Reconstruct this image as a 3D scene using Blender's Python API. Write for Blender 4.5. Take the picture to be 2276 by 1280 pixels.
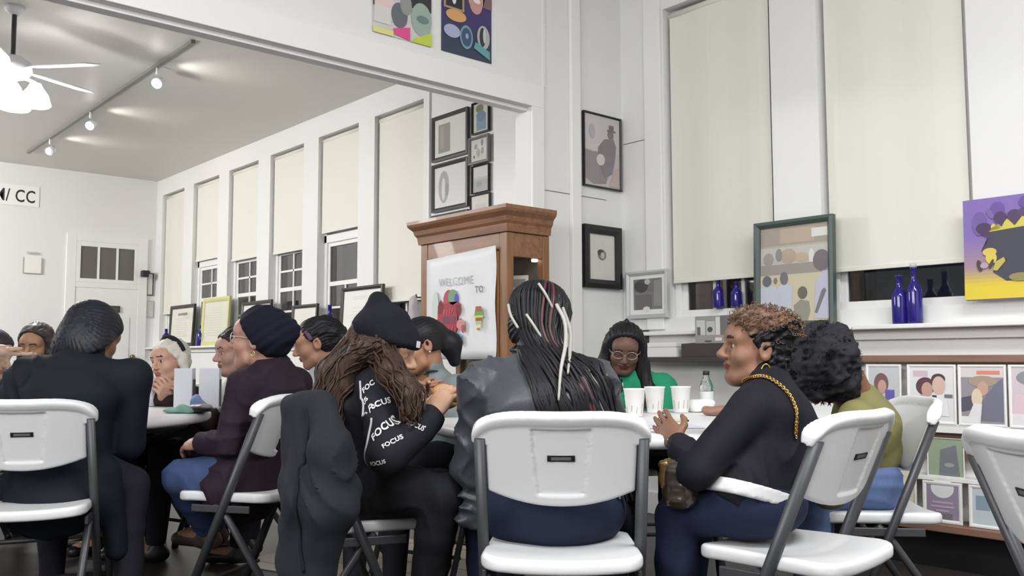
import bpy, bmesh, math, random
import numpy as np
from mathutils import Vector, Matrix

for _o in list(bpy.data.objects):
    bpy.data.objects.remove(_o)
SC = bpy.context.scene
COL = SC.collection
PI = math.pi
random.seed(4)

def srgb(r, g, b):
    f = lambda v: (v / 255 / 12.92) if v <= 10.3 else ((v / 255 + .055) / 1.055) ** 2.4
    return (f(r), f(g), f(b), 1)

# ------------------------------------------------------------------ camera, world, lights
cam_data = bpy.data.cameras.new('camera')
cam = bpy.data.objects.new('camera', cam_data)
COL.objects.link(cam)
SC.camera = cam
cam_data.sensor_width = 36
cam_data.lens = 31.79
cam_data.clip_start = .02
YAW, PITCH, ROLL = math.radians(138.8), math.radians(4.5), math.radians(-.13)
cam.matrix_world = (Matrix.Translation((0, 0, .975)) @ Matrix.Rotation(YAW - PI / 2, 4, 'Z')
                    @ Matrix.Rotation(PI / 2 + PITCH, 4, 'X') @ Matrix.Rotation(ROLL, 4, 'Z'))

SC.view_settings.view_transform = 'Standard'
SC.view_settings.look = 'None'
SC.view_settings.exposure = 0.41
SC.view_settings.gamma = 1
SC.view_settings.use_curve_mapping = False
SC.cycles.max_bounces = 7
SC.cycles.caustics_reflective = False
SC.cycles.caustics_refractive = False
SC.cycles.sample_clamp_indirect = 6

wd = bpy.data.worlds.new('night')
SC.world = wd
wd.use_nodes = True
wd.node_tree.nodes['Background'].inputs[0].default_value = (.006, .007, .010, 1)
wd.node_tree.nodes['Background'].inputs[1].default_value = 1

def area_light(name, loc, sx, sy, power, color=(1, .97, .93), target=None):
    l = bpy.data.lights.new(name, 'AREA')
    l.shape = 'RECTANGLE'; l.size = sx; l.size_y = sy; l.energy = power; l.color = color
    o = bpy.data.objects.new(name, l); COL.objects.link(o); o.location = loc
    if target is not None:
        o.rotation_euler = (Vector(target) - Vector(loc)).to_track_quat('-Z', 'Y').to_euler()
    return o

def point_light(name, loc, power, color=(1, .97, .93), r=.08):
    l = bpy.data.lights.new(name, 'POINT'); l.energy = power; l.color = color; l.shadow_soft_size = r
    o = bpy.data.objects.new(name, l); COL.objects.link(o); o.location = loc
    return o

def spot_light(name, loc, target, power, angle=70, blend=.8, color=(1, .95, .88), r=.04):
    l = bpy.data.lights.new(name, 'SPOT'); l.energy = power; l.color = color
    l.spot_size = math.radians(angle); l.spot_blend = blend; l.shadow_soft_size = r
    o = bpy.data.objects.new(name, l); COL.objects.link(o); o.location = loc
    o.rotation_euler = (Vector(target) - Vector(loc)).to_track_quat('-Z', 'Y').to_euler()
    return o

# front room, unseen: frontal fills added behind the camera, then ceiling tubes
WHT = (.985, .985, 1)
area_light('front_fill_lamp', (.7, -3.2, 2.7), 1.6, 1.6, 78, WHT, (-.6, 2.5, 1.2))
area_light('front_fill_lamp', (-1.7, -3.1, 2.7), 1.6, 1.6, 78, WHT, (-2.4, 2.5, 1.2))
area_light('unseen_area_lamp', (.3, 1.7, 3.85), 1.8, .8, 96, WHT)
area_light('unseen_area_lamp', (2.4, 1.4, 3.85), 1.6, .8, 90, WHT)
area_light('unseen_area_lamp', (-.6, -.8, 3.85), 1.6, .8, 36, WHT)
# back room: fan light, track heads, unseen fills added for the walls
point_light('fan_lamp', (-6.97, 1.45, 2.70), 112, (.98, .985, 1), .12)
area_light('unseen_area_lamp', (-10.4, -.9, 3.1), 1.6, 1.6, 165, (1, .985, .965), (-12.4, 2.6, 1.8))
area_light('unseen_area_lamp', (-9.3, -2.8, 3.1), 1.6, 1.6, 80, (1, .985, .965), (-8.5, 3.5, 1.2))
for _x in (-7.57, -9.39, -10.9):
    spot_light('track_lamp', (_x, 2.72, 3.29), (_x - .1, 4.5, 2.6), 9, 110, 1)
    # added uplight at each track head for the soft patch on the ceiling
    spot_light('track_lamp', (_x + .02, 2.72, 3.26), (_x + .20, 3.10, 3.50), 5.5, 76, 1, (1, .96, .92))
# added lamp in the yard, brightening what shows through the back room panes
point_light('yard_fill_lamp', (-7.5, 8.0, 4.5), 60, (1, .9, .8), .2)

# ------------------------------------------------------------------ materials
MATS = {}
def mat(name, col, rough=.6, metal=0, spec=.5, bump=0, bscale=60, vary=0, vscale=4, stretch=None, coat=0, emit=0, sheen=0):
    if name in MATS: return MATS[name]
    m = bpy.data.materials.new(name); m.use_nodes = True
    nt = m.node_tree; b = nt.nodes['Principled BSDF']
    col = tuple(col) if len(col) == 4 else tuple(col) + (1,)
    b.inputs['Base Color'].default_value = col
    b.inputs['Roughness'].default_value = rough
    b.inputs['Metallic'].default_value = metal
    b.inputs['Specular IOR Level'].default_value = spec
    if coat: b.inputs['Coat Weight'].default_value = coat
    if sheen: b.inputs['Sheen Weight'].default_value = sheen; b.inputs['Sheen Roughness'].default_value = .5
    if emit:
        b.inputs['Emission Color'].default_value = col; b.inputs['Emission Strength'].default_value = emit
    if bump or vary:
        tc = nt.nodes.new('ShaderNodeTexCoord'); mp = nt.nodes.new('ShaderNodeMapping')
        nt.links.new(tc.outputs['Object'], mp.inputs['Vector'])
        if stretch: mp.inputs['Scale'].default_value = stretch
    if vary:
        n = nt.nodes.new('ShaderNodeTexNoise'); n.inputs['Scale'].default_value = vscale; n.inputs['Detail'].default_value = 5
        nt.links.new(mp.outputs[0], n.inputs['Vector'])
        r = nt.nodes.new('ShaderNodeValToRGB')
        r.color_ramp.elements[0].position = .3; r.color_ramp.elements[1].position = .7
        r.color_ramp.elements[0].color = tuple(c * (1 - vary) for c in col[:3]) + (1,)
        r.color_ramp.elements[1].color = tuple(min(1, c * (1 + vary)) for c in col[:3]) + (1,)
        nt.links.new(n.outputs['Fac'], r.inputs[0]); nt.links.new(r.outputs[0], b.inputs['Base Color'])
    if bump:
        n2 = nt.nodes.new('ShaderNodeTexNoise'); n2.inputs['Scale'].default_value = bscale; n2.inputs['Detail'].default_value = 3
        nt.links.new(mp.outputs[0], n2.inputs['Vector'])
        bp = nt.nodes.new('ShaderNodeBump'); bp.inputs['Strength'].default_value = bump; bp.inputs['Distance'].default_value = .002
        nt.links.new(n2.outputs['Fac'], bp.inputs['Height']); nt.links.new(bp.outputs[0], b.inputs['Normal'])
    MATS[name] = m
    return m

def glass_mat(name, col=(1, 1, 1, 1), rough=.02, ior=1.5):
    if name in MATS: return MATS[name]
    m = mat(name, col, rough); b = m.node_tree.nodes['Principled BSDF']
    b.inputs['Transmission Weight'].default_value = 1; b.inputs['IOR'].default_value = ior
    return m

def glazing_mat():
    if 'picture_glazing' in MATS: return MATS['picture_glazing']
    m = bpy.data.materials.new('picture_glazing'); m.use_nodes = True; nt = m.node_tree
    nt.nodes.clear()
    o = nt.nodes.new('ShaderNodeOutputMaterial'); mx = nt.nodes.new('ShaderNodeMixShader')
    t = nt.nodes.new('ShaderNodeBsdfTransparent'); g = nt.nodes.new('ShaderNodeBsdfGlossy'); lw = nt.nodes.new('ShaderNodeLayerWeight')
    lw.inputs['Blend'].default_value = .5; g.inputs['Roughness'].default_value = .08
    pw = nt.nodes.new('ShaderNodeMath'); pw.operation = 'POWER'; pw.inputs[1].default_value = 4
    f = nt.nodes.new('ShaderNodeMath'); f.operation = 'MULTIPLY_ADD'; f.inputs[1].default_value = .7; f.inputs[2].default_value = .04
    nt.links.new(lw.outputs['Facing'], pw.inputs[0]); nt.links.new(pw.outputs[0], f.inputs[0])      # Schlick-like, the same from both sides
    nt.links.new(f.outputs[0], mx.inputs[0]); nt.links.new(t.outputs[0], mx.inputs[1]); nt.links.new(g.outputs[0], mx.inputs[2])
    nt.links.new(mx.outputs[0], o.inputs[0])
    MATS['picture_glazing'] = m
    return m

_cm = {}
def cmat(rgb, rough=.7):
    k = (tuple(rgb), rough)
    if k not in _cm:
        _cm[k] = mat('ink_%d_%d_%d_%d' % (*rgb, int(rough * 100)), srgb(*rgb), rough, spec=.3)
    return _cm[k]

WALL = mat('wall_paint', srgb(228, 228, 226), .62, bump=.05, bscale=90, vary=.012, vscale=1.5)
TRIM = mat('trim_paint', srgb(234, 234, 232), .45, bump=.03, bscale=60)
CEIL = mat('ceiling_paint', srgb(214, 212, 207), .42, bump=.04, bscale=40)
BLIND = mat('blind_fabric', srgb(224, 223, 213), .8)
FLOOR = mat('dark_vinyl', srgb(52, 48, 46), .38, vary=.3, vscale=3, bump=.04, bscale=20)
OAK = mat('oak', srgb(134, 92, 58), .42, vary=.22, vscale=6, stretch=(6, 6, .6), bump=.05, bscale=50, coat=.15)
OAKH = mat('oak_rail', srgb(132, 92, 64), .42, vary=.25, vscale=6, stretch=(.6, 6, 6), bump=.05, bscale=50, coat=.15)
BLACK = mat('black_paint', srgb(24, 24, 25), .4)
DGREY = mat('dark_frame', srgb(58, 56, 53), .4)
DGREEN = mat('green_frame', srgb(74, 88, 82), .4)
SILVERF = mat('silver_frame', srgb(196, 197, 198), .35, metal=.2)
PAPER = mat('paper', srgb(234, 233, 229), .75)
OFFW = mat('mat_board', srgb(226, 224, 216), .85)
PLAST = mat('white_plastic', srgb(216, 217, 218), .38, bump=.06, bscale=500)
STEEL = mat('grey_steel', srgb(66, 67, 70), .42, metal=.3)
TABLE = mat('table_plastic', srgb(234, 234, 236), .4, bump=.04, bscale=400)
PANE = glass_mat('window_glass')
GLAZ = glazing_mat()

# ------------------------------------------------------------------ mesh helpers
def tag(o, label=None, cat=None, group=None, kind=None):
    if label: o['label'] = label
    if cat: o['category'] = cat
    if group: o['group'] = group
    if kind: o['kind'] = kind
    return o

def empty(name, loc=(0, 0, 0), rz=0, label=None, cat=None, group=None, parent=None):
    o = bpy.data.objects.new(name, None); COL.objects.link(o)
    o.location = loc; o.rotation_euler = (0, 0, rz); o.empty_display_size = .05
    if parent: o.parent = parent
    return tag(o, label, cat, group)

def link(name, me, parent=None, kind=None):
    o = bpy.data.objects.new(name, me); COL.objects.link(o)
    if parent is not None: o.parent = parent
    if kind: o['kind'] = kind
    return o

def smooth(me, on=True):
    me.polygons.foreach_set('use_smooth', np.full(len(me.polygons), on)); me.update()

def bm_obj(name, bm, m, parent=None, kind=None, sm=False, bevel=0, seg=2):
    me = bpy.data.meshes.new(name)
    bmesh.ops.recalc_face_normals(bm, faces=bm.faces)
    bm.to_mesh(me); bm.free()
    for x in (m if isinstance(m, (list, tuple)) else [m]): me.materials.append(x)
    if sm: smooth(me)
    o = link(name, me, parent, kind)
    if bevel:
        md = o.modifiers.new('bevel', 'BEVEL'); md.width = bevel; md.segments = seg; md.limit_method = 'ANGLE'
    return o

def sheet_obj(name, bm, m, parent=None):
    me = bpy.data.meshes.new(name); bm.to_mesh(me); bm.free(); me.materials.append(m)
    return link(name, me, parent)

def sheet(name, a, b, c, d, m, parent=None):
    bm = bmesh.new(); bm.faces.new([bm.verts.new(p) for p in (a, b, c, d)])
    return sheet_obj(name, bm, m, parent)

def bbox(bm, x0, x1, y0, y1, z0, z1, mi=0):
    vs = [bm.verts.new(p) for p in ((x0, y0, z0), (x1, y0, z0), (x1, y1, z0), (x0, y1, z0), (x0, y0, z1), (x1, y0, z1), (x1, y1, z1), (x0, y1, z1))]
    for f in ((0, 3, 2, 1), (4, 5, 6, 7), (0, 1, 5, 4), (1, 2, 6, 5), (2, 3, 7, 6), (3, 0, 4, 7)):
        bm.faces.new([vs[i] for i in f]).material_index = mi

def box(name, x0, x1, y0, y1, z0, z1, m, parent=None, kind=None, bevel=0):
    bm = bmesh.new(); bbox(bm, x0, x1, y0, y1, z0, z1)
    return bm_obj(name, bm, m, parent, kind, bevel=bevel)

def each_box(name, lst, m, parent, bevel=0):
    for b in lst: box(name, *b, m, parent, bevel=bevel)

def boxes(name, lst, m, parent=None, kind=None, bevel=0):
    bm = bmesh.new()
    for b in lst: bbox(bm, *b)
    return bm_obj(name, bm, m, parent, kind, bevel=bevel)

def tube_bm(bm, pts, r, n=8, cap=True, flat=1.0, mi=0):
    pts = [Vector(p) for p in pts]; rs = r if isinstance(r, (list, tuple, np.ndarray)) else [r] * len(pts)
    ring = []; t0 = (pts[1] - pts[0]).normalized()
    a = t0.orthogonal().normalized()
    for i, p in enumerate(pts):
        t = (pts[min(i + 1, len(pts) - 1)] - pts[max(i - 1, 0)])
        t = t.normalized() if t.length > 1e-9 else t0
        a = (a - t * a.dot(t))
        a = a.normalized() if a.length > 1e-6 else t.orthogonal().normalized()
        b = t.cross(a)
        ring.append([bm.verts.new(p + (a * math.cos(2 * PI * k / n) + b * math.sin(2 * PI * k / n) * flat) * rs[i]) for k in range(n)])
    for i in range(len(pts) - 1):
        for k in range(n):
            f = bm.faces.new((ring[i][k], ring[i][(k + 1) % n], ring[i + 1][(k + 1) % n], ring[i + 1][k])); f.material_index = mi; f.smooth = True
    if cap:
        bm.faces.new(ring[0][::-1]).material_index = mi; bm.faces.new(ring[-1]).material_index = mi

def tube(name, pts, r, m, parent=None, n=8, kind=None, flat=1.0):
    bm = bmesh.new(); tube_bm(bm, pts, r, n, flat=flat)
    return bm_obj(name, bm, m, parent, kind)

def lathe_bm(bm, prof, n=20, c=(0, 0, 0), mi=0):
    rings = []
    for r, z in prof:
        rings.append([bm.verts.new((c[0] + r * math.cos(2 * PI * k / n), c[1] + r * math.sin(2 * PI * k / n), c[2] + z)) for k in range(n)] if r > 1e-6 else [bm.verts.new((c[0], c[1], c[2] + z))])
    for a, b in zip(rings, rings[1:]):
        for k in range(n):
            k2 = (k + 1) % n
            v = [a[k % len(a)], a[k2 % len(a)], b[k2 % len(b)], b[k % len(b)]]
            u = []
            for q in v:
                if q not in u: u.append(q)
            if len(u) > 2:
                f = bm.faces.new(u); f.material_index = mi; f.smooth = True

def lathe(name, prof, m, parent=None, n=20, c=(0, 0, 0)):
    bm = bmesh.new(); lathe_bm(bm, prof, n, c)
    return bm_obj(name, bm, m, parent)

def text_polys(s, h=1.0, bold=0.0):
    """The outline of a word as a flat mesh: verts (n,2) with cap height h starting at x = 0, and faces."""
    cu = bpy.data.curves.new('word', 'FONT'); cu.body = s; cu.size = 1; cu.resolution_u = 3; cu.offset = bold; cu.space_character = 1.06
    o = bpy.data.objects.new('word', cu); COL.objects.link(o)
    dg = bpy.context.evaluated_depsgraph_get()
    me = bpy.data.meshes.new_from_object(o.evaluated_get(dg))
    v = np.array([x.co[:2] for x in me.vertices]).reshape(-1, 2); f = [list(p.vertices) for p in me.polygons]
    bpy.data.objects.remove(o); bpy.data.meshes.remove(me); bpy.data.curves.remove(cu)
    if len(v):
        v = v - v.min(0); v = v * (h / max(1e-6, v[:, 1].max()))
    return v, f

def art(name, parent, w, h, items, y=0.0, step=.0004):
    """Flat print: coloured shapes (u,v in 0..1, v up) on a w x h sheet facing -Y, centred on the parent."""
    bm = bmesh.new(); mats = []
    def mi(c):
        mm = cmat(c)
        if mm not in mats: mats.append(mm)
        return mats.index(mm)
    for k, it in enumerate(items):
        kind, c = it[0], it[1]; yy = y - step * (k + 1)
        q = lambda u, v: bm.verts.new(((u - .5) * w, yy, (v - .5) * h))
        if kind == 'r':
            u0, v0, u1, v1 = it[2:6]; loops = [[(u0, v0), (u1, v0), (u1, v1), (u0, v1)]]
        elif kind == 'e':
            u, v, ru, rv = it[2:6]; a = it[6] if len(it) > 6 else 0
            loops = [[(u + ru * math.cos(t) * math.cos(a) - rv * math.sin(t) * math.sin(a) * h / w, v + (ru * math.cos(t) * math.sin(a)) * w / h + rv * math.sin(t) * math.cos(a)) for t in np.linspace(0, 2 * PI, 22)[:-1]]]
        elif kind == 'p':
            loops = [it[2]]
        elif kind == 't':
            s, u, v, th = it[2:6]; tv, tf = text_polys(s, th, it[6] if len(it) > 6 else 0)
            xs = it[7] if len(it) > 7 else 1
            tv = tv * (abs(xs), 1)
            if xs < 0: u = u - tv[:, 0].max() * h / w          # right aligned
            loops = [[(u + tv[i, 0] * h / w, v + tv[i, 1]) for i in f] for f in tf]
        for lp in loops:
            try:
                f = bm.faces.new([q(*p) for p in lp]); f.material_index = mi(c)
            except ValueError: pass
    bmesh.ops.triangulate(bm, faces=[f for f in bm.faces if len(f.verts) > 4])
    for f in bm.faces:
        if f.normal.y > 0: f.normal_flip()
    me = bpy.data.meshes.new(name); bm.to_mesh(me); bm.free()
    for x in mats: me.materials.append(x)
    return link(name, me, parent)

def picture(name, label, cat, loc, w, h, rz, fw, depth, fm, items, border=0, group=None, tilt=0, roll=0, glaz=True, back=None):
    """Framed picture centred at loc, facing -Y before rotation: frame, backing, print, glazing."""
    t = empty(name, loc, rz, label, cat, group)
    t.rotation_euler = (tilt, roll, rz)
    if fw:
        bm = bmesh.new(); W, H = w / 2, h / 2
        prof = [(0, 0), (0, -depth), (fw * .5, -depth * 1.12), (fw, -depth * .7), (fw, 0)]
        cs = [(-1, -1), (1, -1), (1, 1), (-1, 1)]
        rings = [[bm.verts.new((sx * (W - a), d, sz * (H - a))) for a, d in prof] for sx, sz in cs]
        for i in range(4):
            A, B = rings[i], rings[(i + 1) % 4]
            for k in range(len(prof)):
                k2 = (k + 1) % len(prof)
                bm.faces.new((A[k], B[k], B[k2], A[k2]))
        bm_obj('frame', bm, fm, t)
    iw, ih = w - 2 * fw, h - 2 * fw
    box('backing', -iw / 2, iw / 2, -depth * .35, -.001, -ih / 2, ih / 2, back or OFFW, t)
    art('print', t, iw - 2 * border, ih - 2 * border, items, -depth * .35)
    if glaz and fw:
        bm = bmesh.new()
        vs = [bm.verts.new(p) for p in ((-iw / 2, -depth * .62, -ih / 2), (iw / 2, -depth * .62, -ih / 2), (iw / 2, -depth * .62, ih / 2), (-iw / 2, -depth * .62, ih / 2))]
        bm.faces.new(vs)
        sheet_obj('glazing', bm, GLAZ, t)
    return t

def copy_tree(o, parent=None):
    c = o.copy(); COL.objects.link(c); c.parent = parent
    for ch in list(o.children): copy_tree(ch, c)
    return c

# ------------------------------------------------------------------ signed-distance modelling (bodies, clothes, hair)
F32 = np.float32
def V3(p): return np.array(p, dtype=F32)
def unit(v):
    v = np.array(v, dtype=float); return v / (np.linalg.norm(v) + 1e-12)

class Prim:
    def __init__(s, fn, lo, hi, k=.02, sub=False): s.fn, s.lo, s.hi, s.k, s.sub = fn, V3(lo), V3(hi), k, sub

def rc(a, b, ra, rb, k=.02, sub=False, flat=None):
    """Round cone from a to b; flat = (axis, factor) squeezes it along an axis."""
    a, b = V3(a), V3(b); d = b - a; L = float(d @ d) + 1e-9
    if flat is not None: ax, fa = V3(unit(flat[0])), flat[1]
    def fn(P):
        q = P - a; t = np.clip(q @ d / L, 0, 1)
        r = q - t[:, None] * d
        if flat is not None:
            c = r @ ax; r = r + (c * (1 / fa - 1))[:, None] * ax
            return (np.sqrt((r * r).sum(1)) - (ra + (rb - ra) * t)) * min(1, fa)
        return np.sqrt((r * r).sum(1)) - (ra + (rb - ra) * t)
    m = max(ra, rb)
    return Prim(fn, np.minimum(a, b) - m, np.maximum(a, b) + m, k, sub)

def el(c, r, R=None, k=.02, sub=False):
    c, r = V3(c), V3(r); Rm = None if R is None else np.array(R, dtype=F32)
    def fn(P):
        q = P - c
        if Rm is not None: q = q @ Rm.T
        k0 = np.sqrt(((q / r) ** 2).sum(1)); k1 = np.sqrt(((q / (r * r)) ** 2).sum(1)) + 1e-6
        return k0 * (k0 - 1) / k1
    m = float(r.max())
    return Prim(fn, c - m, c + m, k, sub)

def ec(a, b, A, B, right, k=.04, sub=False):
    """Elliptic cone segment: A, B = (half width, half depth) at the ends, 'right' = width axis."""
    a, b = V3(a), V3(b); d = b - a; L = float(np.linalg.norm(d)); u = d / L
    x = np.array(right, float); x = x - u * (x @ u); x = V3(unit(x)); y = np.cross(u, x).astype(F32)
    def fn(P):
        q = P - a; s = q @ u; t = np.clip(s / L, 0, 1)
        w = A[0] + (B[0] - A[0]) * t; h = A[1] + (B[1] - A[1]) * t
        e = s - t * L; mn = np.minimum(w, h)
        return (np.sqrt(((q @ x) / w) ** 2 + ((q @ y) / h) ** 2 + (e / mn) ** 2) - 1) * mn
    m = max(*A, *B)
    return Prim(fn, np.minimum(a, b) - m, np.maximum(a, b) + m, k, sub)

def rb(c, half, R=None, rad=.01, k=.01, sub=False):
    c, half = V3(c), V3(half); Rm = None if R is None else np.array(R, dtype=F32)
    def fn(P):
        q = P - c
        if Rm is not None: q = q @ Rm.T
        q = np.abs(q) - (half - rad)
        return np.sqrt((np.maximum(q, 0) ** 2).sum(1)) + np.minimum(q.max(1), 0) - rad
    m = float(np.linalg.norm(half))
    return Prim(fn, c - m, c + m, k, sub)

class Field:
    def __init__(s, prims, noise=None, cuts=None):
        s.p, s.noise, s.cuts = list(prims), noise or [], cuts or []
    def __call__(s, P):
        P = np.ascontiguousarray(P, dtype=F32); d = None
        if len(s.p) > 5 and len(P) > 400:          # each primitive only where it can matter
            d = np.full(len(P), .3, F32); mg = F32(.10); T = [np.ascontiguousarray(P[:, i]) for i in range(3)]
            for q in s.p:
                m = (T[0] > q.lo[0] - mg) & (T[0] < q.hi[0] + mg) & (T[1] > q.lo[1] - mg) & (T[1] < q.hi[1] + mg) & (T[2] > q.lo[2] - mg) & (T[2] < q.hi[2] + mg)
                ix = np.flatnonzero(m)
                if not len(ix): continue
                e = q.fn(P[ix]); c = d[ix]
                if q.sub: e = -e; h = np.maximum(q.k - np.abs(c - e), 0) / q.k; d[ix] = np.maximum(c, e) + h * h * q.k * .25
                else: h = np.maximum(q.k - np.abs(c - e), 0) / q.k; d[ix] = np.minimum(c, e) - h * h * q.k * .25
            for nf in s.noise: d = d + nf(P)
            for n, o in s.cuts: d = np.maximum(d, P @ V3(n) - F32(o))
            return d
        for q in s.p:
            e = q.fn(P)
            if d is None: d = e; continue
            if q.sub: e = -e; h = np.maximum(q.k - np.abs(d - e), 0) / q.k; d = np.maximum(d, e) + h * h * q.k * .25
            else: h = np.maximum(q.k - np.abs(d - e), 0) / q.k; d = np.minimum(d, e) - h * h * q.k * .25
        for nf in s.noise: d = d + nf(P)
        for n, o in s.cuts: d = np.maximum(d, P @ V3(n) - F32(o))     # keep the side where n.p < o
        return d
    def bounds(s):
        a = [q for q in s.p if not q.sub]
        return np.min([q.lo for q in a], 0), np.max([q.hi for q in a], 0)

def ripple(freq, amp, seed=0, stretch=(1, 1, 1)):
    """Soft lumpy noise made of a few crossing waves (cloth folds, curls)."""
    rs = np.random.RandomState(seed); W = []
    for _ in range(5):
        v = rs.normal(size=3); v = v / np.linalg.norm(v) * np.array(stretch) * freq * rs.uniform(.6, 1.4); W.append((v.astype(F32), rs.uniform(0, 6.3)))
    def fn(P):
        s = 0
        for v, ph in W: s = s + np.sin(P @ v + F32(ph) + F32(1.3) * np.sin(P @ (v[[1, 2, 0]] * F32(.45))))
        return s * F32(amp / 2.2)
    return fn

def folds(freq, amp, d, seed=0, warp=1.0):
    """Sharp-crested creases across direction d, bent and broken up."""
    rs = np.random.RandomState(seed); d = V3(np.array(d, float) / np.linalg.norm(d)) * F32(freq)
    v = [(rs.normal(size=3) * freq * .32).astype(F32) for _ in range(3)]; ph = rs.uniform(0, 6, 4).astype(F32)
    def fn(P):
        w = np.sin(P @ v[0] + ph[0]) + np.sin(P @ v[1] + ph[1])
        x = np.sin(P @ d + F32(1.7 * warp) * w + ph[2]); c = 1 - np.sqrt(np.abs(x) + 1e-4)
        gate = np.clip(.5 + .6 * np.sin(P @ v[2] + ph[3]), 0, 1)
        return (F32(amp) * (.25 - c * gate)).astype(F32)
    return fn

def polygonise(f, h, pad=.02):
    lo, hi = f.bounds(); lo = lo - pad; hi = hi + pad; B = 8
    nb = np.maximum(1, np.ceil((hi - lo) / (h * B)).astype(int)); n = nb * B
    D = np.empty(n, F32)
    g = np.stack(np.meshgrid(*[np.arange(k) for k in nb], indexing='ij'), -1).reshape(-1, 3)
    cen = lo + (g * B + B / 2) * h
    dc = f(cen); act = np.abs(dc) < h * B * 1.35 + pad * .6
    D5 = D.reshape(nb[0], B, nb[1], B, nb[2], B)
    D5[:] = (np.where(dc < 0, -1, 1).astype(F32)).reshape(nb)[:, None, :, None, :, None]
    ga = g[act]; off = np.stack(np.meshgrid(*[np.arange(B)] * 3, indexing='ij'), -1).reshape(-1, 3)
    CH = 600
    for i in range(0, len(ga), CH):
        gg = ga[i:i + CH]; pts = (lo + (gg[:, None, :] * B + off[None]) * h).reshape(-1, 3)
        v = f(pts).reshape(len(gg), B, B, B)
        D5[gg[:, 0], :, gg[:, 1], :, gg[:, 2], :] = v
    I = D < 0; c = np.zeros(n - 1, np.int8)
    S = lambda A, i, j, k: A[i:A.shape[0] - 1 + i, j:A.shape[1] - 1 + j, k:A.shape[2] - 1 + k]
    for i in (0, 1):
        for j in (0, 1):
            for k in (0, 1): c += S(I, i, j, k)
    cell = np.argwhere((c > 0) & (c < 8)); M = len(cell)
    idx = np.full(n - 1, -1, np.int32); idx[cell[:, 0], cell[:, 1], cell[:, 2]] = np.arange(M)
    acc = np.zeros((M, 3)); cnt = np.zeros(M)
    cor = [(i, j, k) for i in (0, 1) for j in (0, 1) for k in (0, 1)]
    val = {q: D[cell[:, 0] + q[0], cell[:, 1] + q[1], cell[:, 2] + q[2]] for q in cor}
    for q in cor:
        for ax in range(3):
            if q[ax] == 0:
                p = list(q); p[ax] = 1; a, b = val[q], val[tuple(p)]
                m = (a < 0) != (b < 0); t = np.where(m, a / np.where(m, a - b, 1), 0)
                pos = np.array(q, float)[None].repeat(M, 0); pos[:, ax] = t
                acc[m] += pos[m]; cnt[m] += 1
    V = lo + (cell + acc / cnt[:, None]) * h
    Q = []
    for ax in range(3):
        b, d = (ax + 1) % 3, (ax + 2) % 3
        sl0 = [slice(None)] * 3; sl1 = [slice(None)] * 3; sl0[ax] = slice(0, -1); sl1[ax] = slice(1, None)
        A, Bn = I[tuple(sl0)], I[tuple(sl1)]
        e = np.argwhere(A != Bn)
        e = e[(e[:, b] > 0) & (e[:, d] > 0) & (e[:, b] < n[b] - 1) & (e[:, d] < n[d] - 1)]
        ins = A[e[:, 0], e[:, 1], e[:, 2]]
        def at(db, dd):
            q = e.copy(); q[:, b] += db; q[:, d] += dd
            return idx[q[:, 0], q[:, 1], q[:, 2]]
        qd = np.stack([at(-1, -1), at(0, -1), at(0, 0), at(-1, 0)], 1)
        qd[~ins] = qd[~ins][:, ::-1]
        Q.append(qd)
    Q = np.concatenate(Q); Q = Q[(Q >= 0).all(1)]
    return V.astype(F32), Q

def grad(f, V, e=.0015):
    k = np.array([(1, -1, -1), (-1, -1, 1), (-1, 1, -1), (1, 1, 1)], F32)
    g = sum(kk * f(V + kk * F32(e))[:, None] for kk in k)
    return g / (np.linalg.norm(g, axis=1, keepdims=True) + 1e-9)

def mesh_from(name, V, Q, N=None):
    me = bpy.data.meshes.new(name)
    me.vertices.add(len(V)); me.vertices.foreach_set('co', np.ascontiguousarray(V, F32).ravel())
    me.loops.add(Q.size); me.loops.foreach_set('vertex_index', Q.ravel().astype(np.int32))
    me.polygons.add(len(Q)); me.polygons.foreach_set('loop_start', np.arange(0, Q.size, 4, dtype=np.int32))
    me.update(calc_edges=True); smooth(me)
    return me

def field_obj(name, f, h, m, parent=None, tight=True, regions=None):
    V, Q = polygonise(f, h)
    if tight:
        for _ in range(1):
            g = grad(f, V); V = V - g * np.clip(f(V), -h * .5, h * .5)[:, None] * F32(.85)
    me = mesh_from(name, V, Q)
    for x in (m if isinstance(m, (list, tuple)) else [m]): me.materials.append(x)
    if regions is not None:
        me.polygons.foreach_set('material_index', regions(V[Q].mean(1)).astype(np.int32))
    me.update()
    return link(name, me, parent)

def snap(f, P, off=.003, it=7):
    P = np.array(P, F32).reshape(-1, 3)
    for _ in range(it): P = P - grad(f, P) * (f(P) - F32(off))[:, None] * F32(.85)
    return P

class LocalPrim(Prim):
    pass
def local(field, c, R, s, k=.01):
    """A field modelled in a head's own frame, placed in the world."""
    c = V3(c); R = np.array(R, F32); lo, hi = field.bounds(); m = float(np.linalg.norm(np.maximum(np.abs(lo), np.abs(hi)))) * s
    return Prim(lambda P: field((P - c) @ R.T / F32(s)) * F32(s), c - m, c + m, k)

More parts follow.
